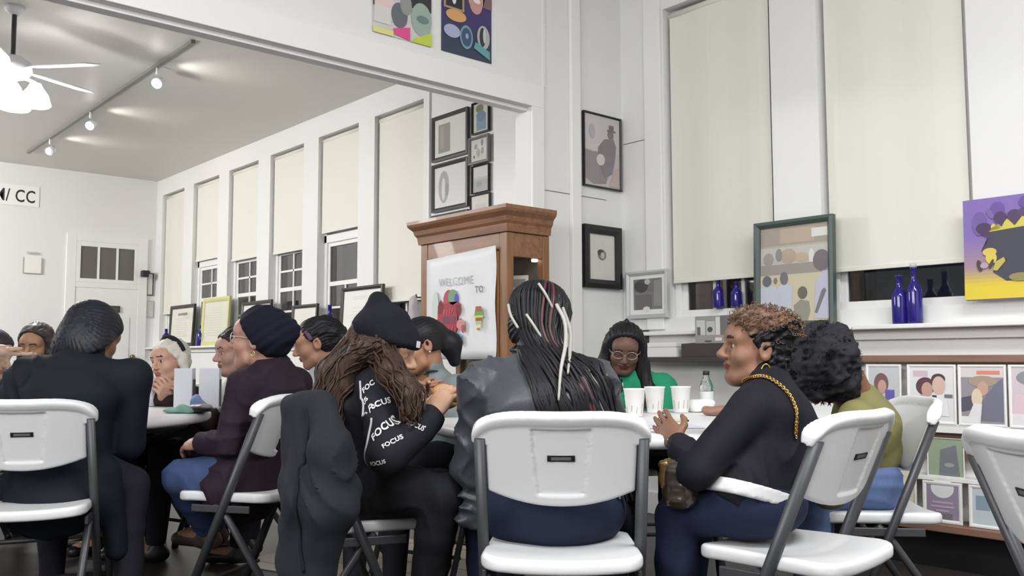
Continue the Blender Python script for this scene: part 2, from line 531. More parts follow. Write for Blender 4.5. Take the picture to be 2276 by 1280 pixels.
# ------------------------------------------------------------------ the room shell
XW, XM, YN, YS, XE = -12.65, -4.017, 4.5, -4.2, 4.2
ZB, ZF = 3.46, 3.95
box('floor', XW - .2, XE + .2, YS - .2, YN + .3, -.1, 0, FLOOR, kind='structure')
box('ceiling', XW - .2, XM - .06, YS - .2, YN + .3, ZB, ZB + .1, CEIL, kind='structure')
box('ceiling', XM - .06, XE + .2, YS - .2, YN + .3, ZF, ZF + .1, CEIL, kind='structure')
box('wall_west', XW - .2, XW, YS - .2, YN + .3, 0, ZB, WALL, kind='structure')
box('wall_south', XW, XE, YS - .2, YS, 0, ZF, WALL, kind='structure')
box('wall_east', XE, XE + .2, YS - .2, YN + .3, 0, ZF, WALL, kind='structure')
WINS = [(-12.44, -11.67), (-11.36, -10.57), (-10.28, -9.50), (-9.20, -8.44), (-8.13, -7.36), (-7.08, -6.30),
        (-3.65, -2.865), (-2.57, -1.775), (-1.48, -.69), (-.40, .39), (.68, 1.47)]
WB, WT = 1.235, 3.235
bm = bmesh.new()
bbox(bm, XW, XE, YN, YN + .3, 0, WB); bbox(bm, XW, XE, YN, YN + .3, WT, ZF)
xs = [XW] + [v for w in WINS for v in w] + [XE]
for a, b in zip(xs[0::2], xs[1::2]): bbox(bm, a, b, YN, YN + .3, WB, WT)
bm_obj('wall_north', bm, WALL, kind='structure')
# partition between the rooms: header over the wide opening and the stub beside the window wall
boxes('wall_middle', [(XM - .14, XM, YS, 3.67, 2.52, ZF), (XM - .14, XM, 3.67, YN, 0, ZF), (XM - .14, XM, YS, -3.2, 0, 2.52)], WALL, kind='structure')
# casing of the opening, wall boards and battens
boxes('trim_1', [(XM, XM + .018, -3.2, 3.77, 2.52, 2.66), (XM - .158, XM - .14, -3.2, 3.77, 2.52, 2.66)], TRIM, kind='structure', bevel=.003)
boxes('trim_2', [(XM, XM + .018, 3.67, 3.77, 0, 2.52)], TRIM, kind='structure', bevel=.003)
boxes('trim_3', [(XM - .10, XM - .03, -3.2, 3.67, 2.497, 2.52)], TRIM, kind='structure', bevel=.003)
boxes('trim_4', [(XM, XM + .028, 4.0, 4.085, 0, ZF)], TRIM, kind='structure', bevel=.006)
boxes('trim_5', [(-3.80, -3.665, YN - .022, YN, 1.16, ZF)], TRIM, kind='structure', bevel=.004)
boxes('trim_6', [(XM, XM + .008, 3.77, 3.79, 2.66, ZF)], WALL, kind='structure')
boxes('trim_7', [(-6.215, -6.19, YN - .02, YN, 1.16, ZB), (-5.32, -5.02, YN - .03, YN, 1.16, ZB)], TRIM, kind='structure', bevel=.003)
boxes('trim_8', [(XM, XM + .003, 3.79, 4.34, 2.014, 2.017), (-4.0, -3.82, YN - .003, YN, 2.406, 2.409)], DGREY, kind='structure')
# ledge under the windows with its apron
boxes('trim_9', [(XM, XE, YN - .115, YN, 1.122, 1.145), (XM, XE, YN - .03, YN, 1.07, 1.122), (XW, -4.16, YN - .115, YN, 1.122, 1.145), (XW, -4.16, YN - .03, YN, 1.07, 1.122)], TRIM, kind='structure', bevel=.005)
boxes('baseboard_north', [(XW, -4.16, YN - .02, YN, 0, .14), (XM, XE, YN - .02, YN, 0, .14)], TRIM, kind='structure', bevel=.004)
boxes('baseboard_west', [(XW, XW + .02, YS, 3.44, 0, .14)], TRIM, kind='structure', bevel=.004)

def window(n, x0, x1, cols, upper, rail, top):
    """Sash window set back in its opening; 'rail' is the meeting rail height, 'top' the head of the glazed part."""
    yf = YN + .10
    w = empty('window_%d' % n, ((x0 + x1) / 2, yf, WB)); w['kind'] = 'structure'
    W = (x1 - x0) / 2; H = WT - WB; r = rail - WB; tp = top - WB
    boxes('window_frame', [(-W, -W + .05, -.02, .06, 0, H), (W - .05, W, -.02, .06, 0, H), (-W, W, -.02, .06, tp + .05, tp + .13), (-W + .05, W - .05, -.02, .06, 0, .045), (-W + .05, W - .05, 0, .06, H - .08, H)], TRIM, w, bevel=.004)
    boxes('window_sash', [(-W + .05, -W + .085, 0, .04, .045, tp + .05), (W - .085, W - .05, 0, .04, .045, tp + .05), (-W + .085, W - .085, 0, .05, r - .02, r + .025), (-W + .085, W - .085, 0, .04, tp + .01, tp + .05)], TRIM, w, bevel=.003)
    xa, xb = -W + .085, W - .085
    for i in range(1, cols):
        x = xa + (xb - xa) * i / cols
        box('muntin', x - .011, x + .011, .002, .03, .045, r - .02, TRIM, w)
        if upper > 1: box('muntin', x - .011, x + .011, .002, .03, r + .025, tp + .01, TRIM, w)
    for za, zb in ((.045, r - .02), (r + .025, tp + .01)):
        if upper > 1 or za < .1:
            z = (za + zb) / 2; box('muntin', xa, xb, .002, .03, z - .011, z + .011, TRIM, w)
    for za, zb in ((.045, r - .02), (r + .025, tp + .01)):
        nc = cols if (upper > 1 or za < .1) else 1
        nr = 2 if (upper > 1 or za < .1) else 1
        for i in range(nc):
            for j in range(nr):
                a, b = xa + (xb - xa) * i / nc, xa + (xb - xa) * (i + 1) / nc
                c, d = za + (zb - za) * j / nr, za + (zb - za) * (j + 1) / nr
                box('pane', a, b, .014, .019, c, d, PANE, w)
    box('window_infill', -W + .05, W - .05, .02, .04, tp + .13, H - .08, TRIM, w)
    return w

for i, (a, b) in enumerate(WINS):
    if i < 6: window(i + 1, a, b, 2, 1 if i == 4 else 2, 1.73, 2.10)
    elif i == 6: window(7, a, b, 3, 2, 2.2, 3.0)
    else: window(i + 1, a, b, 1, 1, 2.2, 3.0)
# curtains of night behind the glass: dark yard surface outside
box('ground', XW - 3, XE + 3, YN + .35, YN + 9, -.6, -.5, mat('dark_yard', srgb(30, 30, 30), .9), kind='structure')

nb = empty('building', (-10, 10.6, 0), 0, 'pale brick building added across the yard to brighten the back room panes', 'building')  # added outside so the back room panes look less dark
box('wall', -7, 4.5, 0, .3, -.5, 6, mat('pale_brick', srgb(150, 138, 132), .9, vary=.12, vscale=12), nb)
for i in range(5):
    for z in (.9, 3.4):
        x = -5.9 + i * 2.1
        w_ = box('window', x, x + 1.0, -.03, .05, z, z + 1.5, cmat((60, 62, 66), .2), nb)
        boxes('window_bars', [(x - .06, x, -.05, .02, z, z + 1.5), (x + 1, x + 1.06, -.05, .02, z, z + 1.5), (x + .47, x + .53, -.05, .02, z, z + 1.5), (x, x + 1, -.05, .02, z + .72, z + .78)], TRIM, w_)
BL = [(1.60, 0), (2.235, 0), (2.15, 0), (2.135, 0), (2.255, 0), (1.50, 0), (1.462, .014), (1.452, .014), (1.45, 0), (1.45, 0), (1.45, 0)]
BLAB = ['white roller blind pulled low over the window beside the transom door',
        'white roller blind half lowered over the second window from the transom door',
        'white roller blind half lowered over the third window from the transom door',
        'white roller blind half lowered over the fourth window from the transom door',
        'white roller blind half lowered above the single large pane, behind the beanie wearer',
        'long white roller blind reaching almost to the sill beside the oak cabinet',
        'tall cream roller blind between the corner and the green picture frame',
        'tall cream roller blind between the green picture frame and the purple painting',
        'cream roller blind over the window beyond the purple painting', 'cream roller blind over the second window beyond the purple painting',
        'cream roller blind over the third window beyond the purple painting']
for i, ((a, b), (z, gap)) in enumerate(zip(WINS, BL)):
    t = empty('roller_blind', ((a + b) / 2, YN + .045, z), 0, BLAB[i], 'blind', 'roller blinds along the window wall')
    W = (b - a) / 2; zt = WT - z
    bm = bmesh.new()
    n = 10
    vs = [[bm.verts.new((-W + .022 + (2 * W - .034 - gap * 1.6) * k / n, .004 * math.sin(k * 1.3 + i), zz)) for k in range(n + 1)] for zz in (0, zt * .33, zt * .66, zt - .06)]
    for r0, r1 in zip(vs, vs[1:]):
        for k in range(n): bm.faces.new((r0[k], r0[k + 1], r1[k + 1], r1[k]))
    o = bm_obj('blind_fabric', bm, BLIND, t); md = o.modifiers.new('thick', 'SOLIDIFY'); md.thickness = .003
    box('hem_bar', -W + .022, W - .014 - gap, -.008, .008, -.012, .012, BLIND, t, bevel=.003)
    tube('roller', [(-W + .008, .02, zt - .04), (W - .008, .02, zt - .04)], .026, BLIND, t, 12)

# end wall door with its transom
d = empty('door_1', (XW, 3.865, 0)); d['kind'] = 'structure'
boxes('door_casing', [(0, .03, -.52, -.40, 0, 2.64), (0, .03, .40, .52, 0, 2.64), (0, .03, -.40, .40, 2.54, 2.64), (0, .028, -.40, .40, 1.93, 2.0)], TRIM, d, bevel=.004)
boxes('door_leaf', [(.004, .02, -.40, .40, .01, 1.93)], TRIM, d, bevel=.004)
boxes('door_panel', [(.02, .03, -.30, -.04, .25, .85), (.02, .03, .04, .30, .25, .85), (.02, .03, -.30, .30, .95, 1.55)], TRIM, d, bevel=.006)
boxes('transom_sash', [(.004, .028, -.40, -.345, 2.0, 2.54), (.004, .028, .345, .40, 2.0, 2.54), (.004, .028, -.345, .345, 2.0, 2.05), (.004, .028, -.345, .345, 2.475, 2.54)], TRIM, d, bevel=.003)
for y in (-.12, .12): box('muntin', .006, .024, y - .014, y + .014, 2.05, 2.475, TRIM, d)
GPANE = mat('grey_reflecting_pane', srgb(98, 96, 90), .12)
for y0, y1 in ((-.345, -.134), (-.106, .106), (.134, .345)): box('pane', .006, .012, y0, y1, 2.05, 2.475, GPANE, d)
t = lathe('door_knob', [(0, 0), (.02, 0), (.012, .03), (.03, .05), (.026, .075), (0, .08)], mat('brass', srgb(150, 120, 70), .3, metal=1), d)
t.location = (.02, .34, 1.02); t.rotation_euler = (0, PI / 2, 0)
p = empty('door_sign', (XW + .034, 3.865, 1.655), PI / 2, 'small dark sign plate with pale lettering on the white door', 'sign')
box('plate', -.17, .17, -.008, 0, -.045, .045, mat('sign_plate', srgb(62, 64, 54), .4), p, bevel=.002)
art('print', p, .32, .08, [('r', (120, 122, 108), .05, .52, .95, .6), ('r', (120, 122, 108), .1, .3, .9, .38)], -.008)

# ------------------------------------------------------------------ ceiling fan and track lights of the back room
f = empty('ceiling_fan', (-6.97, 1.45, ZB), 0, 'white ceiling fan with a glowing cluster of lamp shades', 'fan')
WM = mat('fan_white', srgb(230, 232, 236), .35)
lathe('canopy', [(0, 0), (.07, 0), (.065, -.03), (.03, -.06), (0, -.06)], WM, f)
tube('downrod', [(0, 0, -.05), (0, 0, -.40)], .016, STEEL, f, 10)
lathe('motor', [(0, -.36), (.06, -.36), (.12, -.40), (.13, -.46), (.10, -.50), (.05, -.52), (0, -.52)], WM, f, 24)
for k in range(5):
    a = math.radians(48.8 + 72 * k - 8); bm = bmesh.new()
    def bl(s, w, z): return bm.verts.new((math.cos(a) * s - math.sin(a) * w, math.sin(a) * s + math.cos(a) * w, -.44 + z))
    prof = [(.12, .03), (.22, .055), (.40, .065), (.58, .068), (.64, .045)]
    tp = [(bl(s, w, .012 + .0), bl(s, -w, -.012)) for s, w in prof]; bt = [(bl(s, w, .004), bl(s, -w, -.020)) for s, w in prof]
    for (A, B) in ((tp, bt),):
        for i in range(len(prof) - 1):
            bm.faces.new((A[i][0], A[i][1], A[i + 1][1], A[i + 1][0])); bm.faces.new((B[i][0], B[i + 1][0], B[i + 1][1], B[i][1]))
            bm.faces.new((A[i][0], A[i + 1][0], B[i + 1][0], B[i][0])); bm.faces.new((A[i][1], B[i][1], B[i + 1][1], A[i + 1][1]))
        bm.faces.new((A[0][0], B[0][0], B[0][1], A[0][1])); bm.faces.new((A[-1][0], A[-1][1], B[-1][1], B[-1][0]))
    bm_obj('blade', bm, WM, f)
GLOW = mat('lamp_glow', (1, .98, .95), .4, emit=9)
for k in range(4):
    a = math.radians(48.8 + 90 * k + 20); c = (math.cos(a) * .15, math.sin(a) * .15, -.60)
    tube('lamp_arm', [(0, 0, -.50), (c[0] * .6, c[1] * .6, -.51), (c[0], c[1], -.535)], .012, WM, f)
    lathe('lamp_shade', [(0, .06), (.035, .06), (.05, .03), (.085, -.02), (.105, -.09), (.095, -.10), (.0, -.09)], GLOW, f, 18, c)

t = empty('track_light', (0, 0, 0), 0, 'thin ceiling track carrying small spotlights in the back room', 'light')
t.location = (-9.1, 2.66, ZB)
box('track', -2.7, 2.3, -.017, .017, -.028, 0, mat('track_grey', srgb(120, 118, 114), .4), t)
BULB = mat('bulb_glow', (1, .97, .9), .4, emit=14)
for x, on in ((1.53, 1), (-.29, 1), (-1.75, 0)):
    tube('stem', [(x, 0, -.02), (x, .0, -.09)], .010, WM, t)
    q = Vector((.05, .45, .10)).normalized(); c = Vector((x, .02, -.15)); s = Vector((.55, -.55, -.45)).normalized()
    tube('spot_head', [c - s * .06, c - s * .04, c + s * .055], [.022, .036, .045], WM, t, 14)
    tube('bulb', [c + s * .050, c + s * .060], [.040, .034], BULB if on else WM, t, 14)

# ------------------------------------------------------------------ banner and things on the end wall
def hang(name, label, cat, tl, br, rz, fw, depth, fm, items, **kw):
    tl, br = Vector(tl), Vector(br); c = (tl + br) / 2
    w = math.hypot(br.x - tl.x, br.y - tl.y); h = tl.z - br.z
    return picture(name, label, cat, c, w, h, rz, fw, depth, fm, items, **kw)

hang('banner', 'white paper banner with bold black capitals on the end wall', 'banner', (XW + .006, 1.4, 3.19), (XW + .006, 3.0, 2.93), PI / 2, 0, .004, PAPER,
     [('r', (238, 238, 234), 0, 0, 1, 1), ('t', (52, 52, 52), 'M/ CC', .97, .17, .62, .012, -.74)], glaz=False, back=PAPER)
pb = empty('notice_board', (XW + .004, 2.95, 2.22), PI / 2, 'small white wall notice with a pale sheet under it, left of the door', 'notice')
box('board', -.105, .105, -.015, 0, -.14, .06, PAPER, pb, bevel=.004)
boxes('edge', [(-.108, -.1, -.018, 0, -.14, .06), (.1, .108, -.018, 0, -.14, .06), (-.108, .108, -.018, 0, -.147, -.14)], cmat((168, 168, 162)), pb)
art('print', pb, .2, .22, [('r', (196, 196, 190), .15, 1.02, .85, 1.1), ('r', (190, 190, 184), .1, .95, .9, .98)], -.016)
sp = empty('wall_speaker', (XW, 4.33, 2.16), 0, 'small black wall camera on a bracket right of the door', 'camera')
box('housing', .08, .17, -.06, .03, -.06, .03, BLACK, sp, bevel=.012)
tube('bracket', [(0, .07, .02), (.06, .06, .02), (.10, .02, .0)], .012, BLACK, sp)
lathe('mount', [(0, 0), (.03, 0), (.028, .012), (0, .014)], BLACK, sp, 14).rotation_euler = (0, PI / 2, 0)
sp.children[-1].location = (0, .07, .02)
hang('picture_frame', 'narrow dark picture frame right of the door, the upper one', 'picture', (XW + .002, 4.385, 2.17), (XW + .002, 4.475, 1.86), PI / 2, .012, .02, DGREY, [('r', (226, 225, 218), 0, 0, 1, 1)])
hang('picture_frame', 'narrow pale picture frame right of the door, the lower one', 'picture', (XW + .002, 4.385, 1.79), (XW + .002, 4.475, 1.56), PI / 2, .010, .02, SILVERF, [('r', (212, 211, 205), 0, 0, 1, 1)])

# ------------------------------------------------------------------ pictures
def lines(c, u0, u1, v0, v1, n, seed=0):
    rs = random.Random(seed); out = []
    for k in range(n):
        v = v1 - (v1 - v0) * k / max(1, n - 1); a = rs.uniform(0, .12) * (u1 - u0)
        out.append(('r', c, u0 + a, v, u1 - a, v + .008))
    return out
CERT = (231, 229, 219)
hang('certificate_frame', 'dark framed certificate on the back room ledge, nearest the end wall', 'picture', (-11.924, 4.465, 1.678), (-11.119, 4.465, 1.145), 0, .045, .025, DGREY,
     [('r', CERT, 0, 0, 1, 1), ('r', (150, 148, 138), .28, .80, .72, .87)] + lines((196, 193, 180), .2, .8, .2, .7, 9, 1), tilt=-.05)
hang('certificate_frame', 'pale yellow framed document on the back room ledge', 'picture', (-10.866, 4.465, 1.721), (-10.090, 4.465, 1.145), 0, .05, .025, mat('yellow_frame', srgb(205, 203, 140), .5),
     [('r', (224, 222, 206), 0, 0, 1, 1)] + lines((205, 203, 188), .2, .8, .15, .85, 12, 2), tilt=-.05)
hang('certificate_frame', 'dark framed document behind the navy head wrap', 'picture', (-9.765, 4.465, 1.624), (-9.026, 4.465, 1.145), 0, .04, .025, DGREY,
     [('r', (232, 229, 222), 0, 0, 1, 1), ('r', (208, 170, 160), .3, .84, .7, .88)] + lines((206, 200, 192), .15, .85, .15, .75, 9, 3), tilt=-.05)
hang('certificate_frame', 'dark framed document above the woman with the hair bun', 'picture', (-8.547, 4.465, 1.532), (-8.022, 4.465, 1.145), 0, .035, .025, DGREY,
     [('r', (229, 227, 218), 0, 0, 1, 1)] + lines((204, 202, 192), .15, .85, .15, .8, 8, 4), tilt=-.05)
hang('certificate_frame', 'large black framed document leaning on the ledge left of the beanie', 'picture', (-7.554, 4.462, 1.652), (-6.840, 4.462, 1.145), 0, .035, .03, DGREY,
     [('r', (232, 232, 226), 0, 0, 1, 1)] + lines((188, 188, 184), .2, .85, .82, .86, 2, 5) + lines((208, 208, 203), .2, .8, .2, .62, 7, 6), tilt=-.05)
L1 = 'pictures on the wall above the oak cabinet'
hang('picture_frame', 'black framed print with a grey block, top of the wide stack above the cabinet', 'picture', (-6.14, 4.49, 3.02), (-5.65, 4.49, 2.635), 0, .032, .022, DGREY,
     [('r', (222, 222, 216), 0, 0, 1, 1), ('r', (158, 150, 144), .12, .1, .5, .86), ('r', (172, 164, 158), .18, .2, .3, .8)], group=L1)
hang('picture_frame', 'black framed print of a grey oval, second of the wide stack above the cabinet', 'picture', (-6.14, 4.49, 2.61), (-5.65, 4.49, 2.205), 0, .032, .022, DGREY,
     [('r', (222, 222, 220), 0, 0, 1, 1), ('e', (172, 168, 172), .3, .5, .17, .4), ('e', (216, 216, 214), .29, .45, .06, .28), ('e', (150, 156, 152), .40, .42, .06, .16)], group=L1)
hang('picture_frame', 'black framed print cut off by the top of the oak cabinet', 'picture', (-6.14, 4.49, 2.18), (-5.65, 4.49, 1.80), 0, .032, .022, DGREY,
     [('r', (228, 228, 224), 0, 0, 1, 1)], group=L1)
hang('picture_frame', 'small framed picture with a blue figure under the beam end', 'picture', (-5.60, 4.49, 3.03), (-5.385, 4.49, 2.77), 0, .014, .02, BLACK,
     [('r', (204, 204, 192), 0, 0, 1, 1), ('r', (126, 146, 162), .2, .06, .85, .62), ('e', (122, 118, 88), .42, .82, .26, .14), ('e', (108, 132, 156), .5, .55, .3, .2)], group=L1)
hang('picture_frame', 'small grey framed print of scattered figures below the blue one', 'picture', (-5.625, 4.48, 2.745), (-5.375, 4.48, 2.525), 0, .022, .025, mat('grey_frame', srgb(128, 127, 124), .4),
     [('r', (214, 212, 206), 0, 0, 1, 1), ('e', (158, 156, 152), .3, .68, .10, .12), ('e', (140, 138, 134), .68, .8, .07, .16), ('e', (150, 148, 144), .7, .45, .1, .16), ('e', (120, 118, 114), .2, .22, .05, .07), ('e', (176, 174, 168), .45, .4, .1, .2)], group=L1)
hang('picture_frame', 'small black edged picture in two pale bands, third of the narrow column', 'picture', (-5.60, 4.49, 2.515), (-5.385, 4.49, 2.29), 0, .010, .02, BLACK,
     [('r', (196, 196, 193), 0, 0, 1, 1), ('r', (214, 214, 212), .05, .58, .95, .97), ('r', (180, 180, 178), .06, .03, .94, .48), ('e', (164, 164, 162), .4, .3, .2, .12)], group=L1)
hang('picture_frame', 'small pale picture just above the oak cabinet, lowest of the narrow column', 'picture', (-5.62, 4.49, 2.28), (-5.375, 4.49, 2.04), 0, .010, .02, DGREY,
     [('r', (214, 213, 207), 0, 0, 1, 1), ('r', (206, 200, 196), .2, .3, .8, .7)], group=L1)
hang('picture_frame', 'thin black framed picture of a dark seated figure in a hat', 'picture', (XM + .004, 4.115, 2.575), (XM + .004, 4.475, 2.085), PI / 2, .011, .02, BLACK,
     [('r', (198, 192, 188), 0, 0, 1, 1), ('r', (204, 200, 198), 0, .5, 1, 1), ('p', (150, 143, 146), [(0, .1), (0, .5), (.25, .48), (.5, .5), (.72, .25), (.6, .05), (.25, .02)]),
      ('p', (136, 131, 134), [(.4, .35), (.38, .55), (.55, .68), (.68, .7), (.82, .72), (.9, .6), (.86, .4), (.78, .2), (.55, .12)]), ('e', (128, 122, 124), .74, .76, .09, .06), ('r', (120, 114, 116), .64, .80, .88, .83), ('r', (120, 114, 116), .69, .81, .83, .90),
      ('e', (214, 210, 208), .45, .38, .12, .08, .6), ('e', (176, 178, 186), .22, .76, .08, .10), ('p', (196, 178, 168), [(.7, .02), (.98, .02), (.98, .3), (.86, .3)])])
hang('picture_frame', 'wide black framed small portrait on a cream mat, below the seated figure', 'picture', (XM + .004, 4.105, 1.835), (XM + .004, 4.455, 1.43), PI / 2, .055, .03, BLACK,
     [('r', (214, 213, 205), 0, 0, 1, 1), ('e', (128, 128, 122), .5, .55, .17, .12), ('e', (70, 70, 68), .44, .6, .12, .07), ('e', (196, 192, 184), .52, .54, .08, .07)])
hang('picture_frame', 'small white framed grey photograph hung in the corner by the first tall blind', 'picture', (-3.96, 4.485, 1.54), (-3.615, 4.485, 1.235), 0, .025, .03, SILVERF,
     [('r', (238, 238, 236), 0, 0, 1, 1), ('r', (126, 125, 125), .10, .12, .9, .9), ('e', (84, 82, 82), .32, .72, .2, .17), ('r', (108, 106, 108), .15, .12, .62, .5), ('r', (150, 148, 146), .68, .2, .88, .85), ('e', (190, 188, 184), .5, .82, .08, .07), ('e', (226, 226, 222), .47, .13, .10, .07)])
hang('photograph', 'black and white photo card leaning on the ledge by the short haired woman', 'photograph', (-3.327, 4.36, 1.225), (-3.088, 4.36, 1.066), 0, 0, .004, PAPER,
     [('r', (158, 158, 156), 0, 0, 1, 1), ('r', (206, 206, 204), .04, .3, .3, .85), ('r', (196, 196, 194), .34, .3, .60, .8), ('r', (110, 110, 110), .06, .3, .16, .6), ('e', (92, 92, 92), .45, .5, .08, .1), ('r', (216, 216, 216), .62, .25, .75, .95), ('r', (120, 118, 118), .76, .3, 1, 1), ('r', (180, 150, 152), .55, .2, .8, .3), ('r', (224, 222, 220), .6, .08, .8, .2), ('r', (92, 92, 92), .3, .05, .5, .1)], glaz=False)
hang('photograph', 'small dark photo beside the hair of the woman in green', 'photograph', (-3.87, 4.47, 1.16), (-3.775, 4.47, .985), 0, 0, .004, PAPER,
     [('r', (70, 68, 68), 0, 0, 1, 1), ('e', (150, 148, 146), .6, .55, .2, .12), ('e', (120, 118, 116), .5, .8, .2, .1), ('r', (98, 96, 94), .1, .1, .9, .35)], glaz=False)
hang('picture_frame', 'large green framed photograph of children in white standing on the ledge', 'picture', (-2.961, 4.462, 1.746), (-2.472, 4.462, 1.145), 0, .034, .035, DGREEN,
     [('r', (186, 178, 166), 0, 0, 1, 1), ('r', (172, 160, 148), 0, .80, 1, 1), ('r', (190, 172, 152), .3, .82, .8, .97), ('r', (224, 224, 218), .76, .86, 1, .95),
      ('r', (196, 194, 186), 0, .60, 1, .78), ('e', (160, 158, 150), .12, .66, .08, .07), ('e', (186, 168, 148), .42, .68, .12, .08), ('e', (148, 146, 138), .28, .70, .05, .07), ('e', (196, 178, 156), .62, .66, .1, .05), ('e', (222, 222, 218), .76, .66, .04, .08),
      ('r', (162, 156, 150), 0, .49, 1, .60), ('e', (122, 118, 122), .9, .61, .12, .11), ('r', (210, 200, 172), 0, 0, 1, .49),
      ('p', (200, 206, 216), [(0, .12), (0, .36), (.12, .40), (.24, .36), (.24, .12)]), ('e', (112, 114, 116), .10, .43, .07, .06), ('e', (140, 134, 126), .23, .43, .03, .035),
      ('p', (198, 204, 216), [(.24, 0), (.24, .34), (.34, .40), (.48, .36), (.46, 0)]), ('e', (122, 122, 124), .36, .45, .06, .07),
      ('p', (154, 152, 138), [(.52, 0), (.50, .16), (.60, .22), (.72, .2), (.74, .1), (.70, 0)]), ('e', (120, 112, 100), .63, .29, .07, .065),
      ('p', (196, 200, 214), [(.80, .02), (.82, .40), (.92, .50), (1, .50), (1, .02)]), ('p', (126, 126, 130), [(.80, .08), (.84, .07), (.97, .30), (.94, .33), (.90, .30)]), ('r', (204, 190, 150), 0, 0, .24, .1)], tilt=-.03)
pt = empty('painting', (-1.49, 4.465, 1.485), 0, 'purple and yellow unframed canvas painting with a dark crowned shape', 'painting')
pt.rotation_euler = (-.03, 0, 0)
box('canvas', -.31, .31, -.03, 0, -.24, .235, mat('canvas_edge', srgb(150, 128, 170), .7), pt, bevel=.003)
pit = [('r', (134, 114, 178), 0, 0, 1, 1)]
for k in range(18):
    u = k / 17; a = np.array((134, 114, 178)); b = np.array((168, 140, 150)); c = np.array((222, 200, 70))
    v = .62 - .62 * u; cc = a + (b - a) * min(1, u * 2) if u < .5 else b + (c - b) * min(1, (u - .5) * 3.5)
    pit.append(('r', tuple(int(x) for x in cc), 0, 0, 1, v + .02))
pit += [('e', (112, 92, 158), .25, .88, .05, .07), ('e', (108, 90, 156), .45, .92, .05, .06), ('e', (118, 100, 160), .12, .75, .05, .12), ('e', (128, 108, 160), .2, .84, .02, .06, .5),
        ('p', (206, 196, 92), [(.16, .66), (.22, .74), (.27, .68), (.31, .77), (.36, .72), (.42, .80), (.47, .72), (.54, .82), (.60, .72), (.7, .8), (.76, .66)]),
        ('p', (78, 78, 90), [(.20, .66), (.78, .72), (.84, .5), (.80, .2), (.62, .16), (.3, .17), (.21, .26), (.22, .4), (.13, .48), (.17, .55)]),
        ('e', (84, 70, 96), .15, .70, .055, .055), ('p', (84, 70, 96), [(.11, .66), (.2, .66), (.2, .58)]), ('e', (88, 72, 104), .27, .79, .045, .06), ('p', (88, 72, 104), [(.23, .77), (.31, .77), (.28, .70)]), ('e', (90, 74, 100), .37, .80, .05, .055), ('p', (90, 74, 100), [(.32, .78), (.42, .78), (.37, .70)]), ('e', (98, 80, 108), .43, .82, .04, .04), ('e', (88, 72, 104), .62, .82, .05, .055),
        ('e', (212, 190, 96), .19, .46, .05, .04), ('e', (214, 194, 90), .20, .40, .04, .06), ('e', (84, 74, 66), .115, .33, .018, .06, .2), ('e', (180, 158, 176), .15, .33, .03, .03), ('e', (84, 74, 66), .20, .34, .012, .05, -.4),
        ('p', (190, 178, 96), [(.24, .27), (.30, .36), (.29, .40), (.23, .36), (.21, .28)]), ('e', (206, 184, 88), .50, .36, .05, .045), ('e', (206, 184, 88), .72, .38, .05, .045), ('e', (150, 140, 96), .4, .2, .08, .04)]
art('print', pt, .62, .475, pit, -.03, .00025)

# posters on the header over the opening
hang('poster', 'collage poster with pink and yellow lower edge over the opening', 'poster', (XM + .003, 2.53, 3.30), (XM + .003, 2.915, 2.715), PI / 2, 0, .003, PAPER,
     [('r', (206, 204, 200), 0, 0, 1, 1), ('r', (66, 62, 70), .05, .35, .35, .62), ('r', (64, 62, 66), .62, .33, 1, .7), ('e', (150, 148, 150), .22, .48, .11, .09), ('e', (60, 56, 60), .22, .47, .07, .07), ('e', (60, 58, 60), .56, .46, .06, .06),
      ('r', (206, 198, 204), .32, .28, .52, .42), ('r', (224, 204, 198), .02, .14, .34, .34), ('r', (214, 212, 208), .02, .1, .3, .26), ('e', (108, 112, 118), .44, .22, .14, .12), ('e', (150, 152, 150), .55, .34, .1, .1),
      ('e', (158, 176, 166), .82, .24, .18, .16), ('e', (110, 134, 132), .84, .24, .11, .04), ('p', (222, 86, 142), [(.34, .03), (.62, -.0), (.62, .13), (.34, .08)]), ('p', (194, 208, 86), [(.64, 0), (1, 0), (1, .14), (.7, .04)]), ('r', (218, 218, 140), .0, .0, .34, .05), ('r', (70, 68, 70), 0, .25, .02, .6)], glaz=False)
hang('poster', 'purple collage poster with a large smiling portrait over the opening', 'poster', (XM + .003, 2.985, 3.36), (XM + .003, 3.355, 2.715), PI / 2, 0, .003, PAPER,
     [('r', (74, 66, 110), 0, 0, 1, 1), ('r', (66, 72, 92), 0, 0, 1, .28), ('r', (90, 72, 156), 0, .58, .5, 1), ('e', (206, 168, 158), .68, .66, .19, .22), ('e', (196, 152, 146), .68, .52, .13, .1), ('e', (236, 222, 218), .70, .545, .07, .022), ('e', (120, 92, 90), .62, .70, .03, .015), ('e', (120, 92, 90), .76, .70, .03, .015), ('p', (132, 104, 108), [(.82, .5), (1, .5), (1, .95), (.84, .95), (.9, .7)]),
      ('r', (170, 150, 118), .04, .40, .44, .55), ('r', (60, 56, 62), .08, .42, .40, .53), ('e', (226, 226, 230), .24, .5, .04, .05), ('e', (214, 164, 110), .28, .35, .2, .055), ('e', (170, 176, 206), .2, .2, .16, .06), ('e', (124, 152, 172), .48, .18, .13, .11), ('e', (70, 92, 118), .48, .18, .10, .085), ('e', (150, 176, 190), .49, .19, .03, .025), ('e', (176, 178, 176), .82, .22, .13, .11), ('e', (66, 66, 70), .80, .22, .06, .09), ('e', (196, 198, 196), .84, .24, .03, .07), ('p', (104, 158, 164), [(.62, .1), (.95, .02), (.95, .1), (.66, .16)]), ('r', (196, 180, 200), .0, .85, .25, .9)], glaz=False)
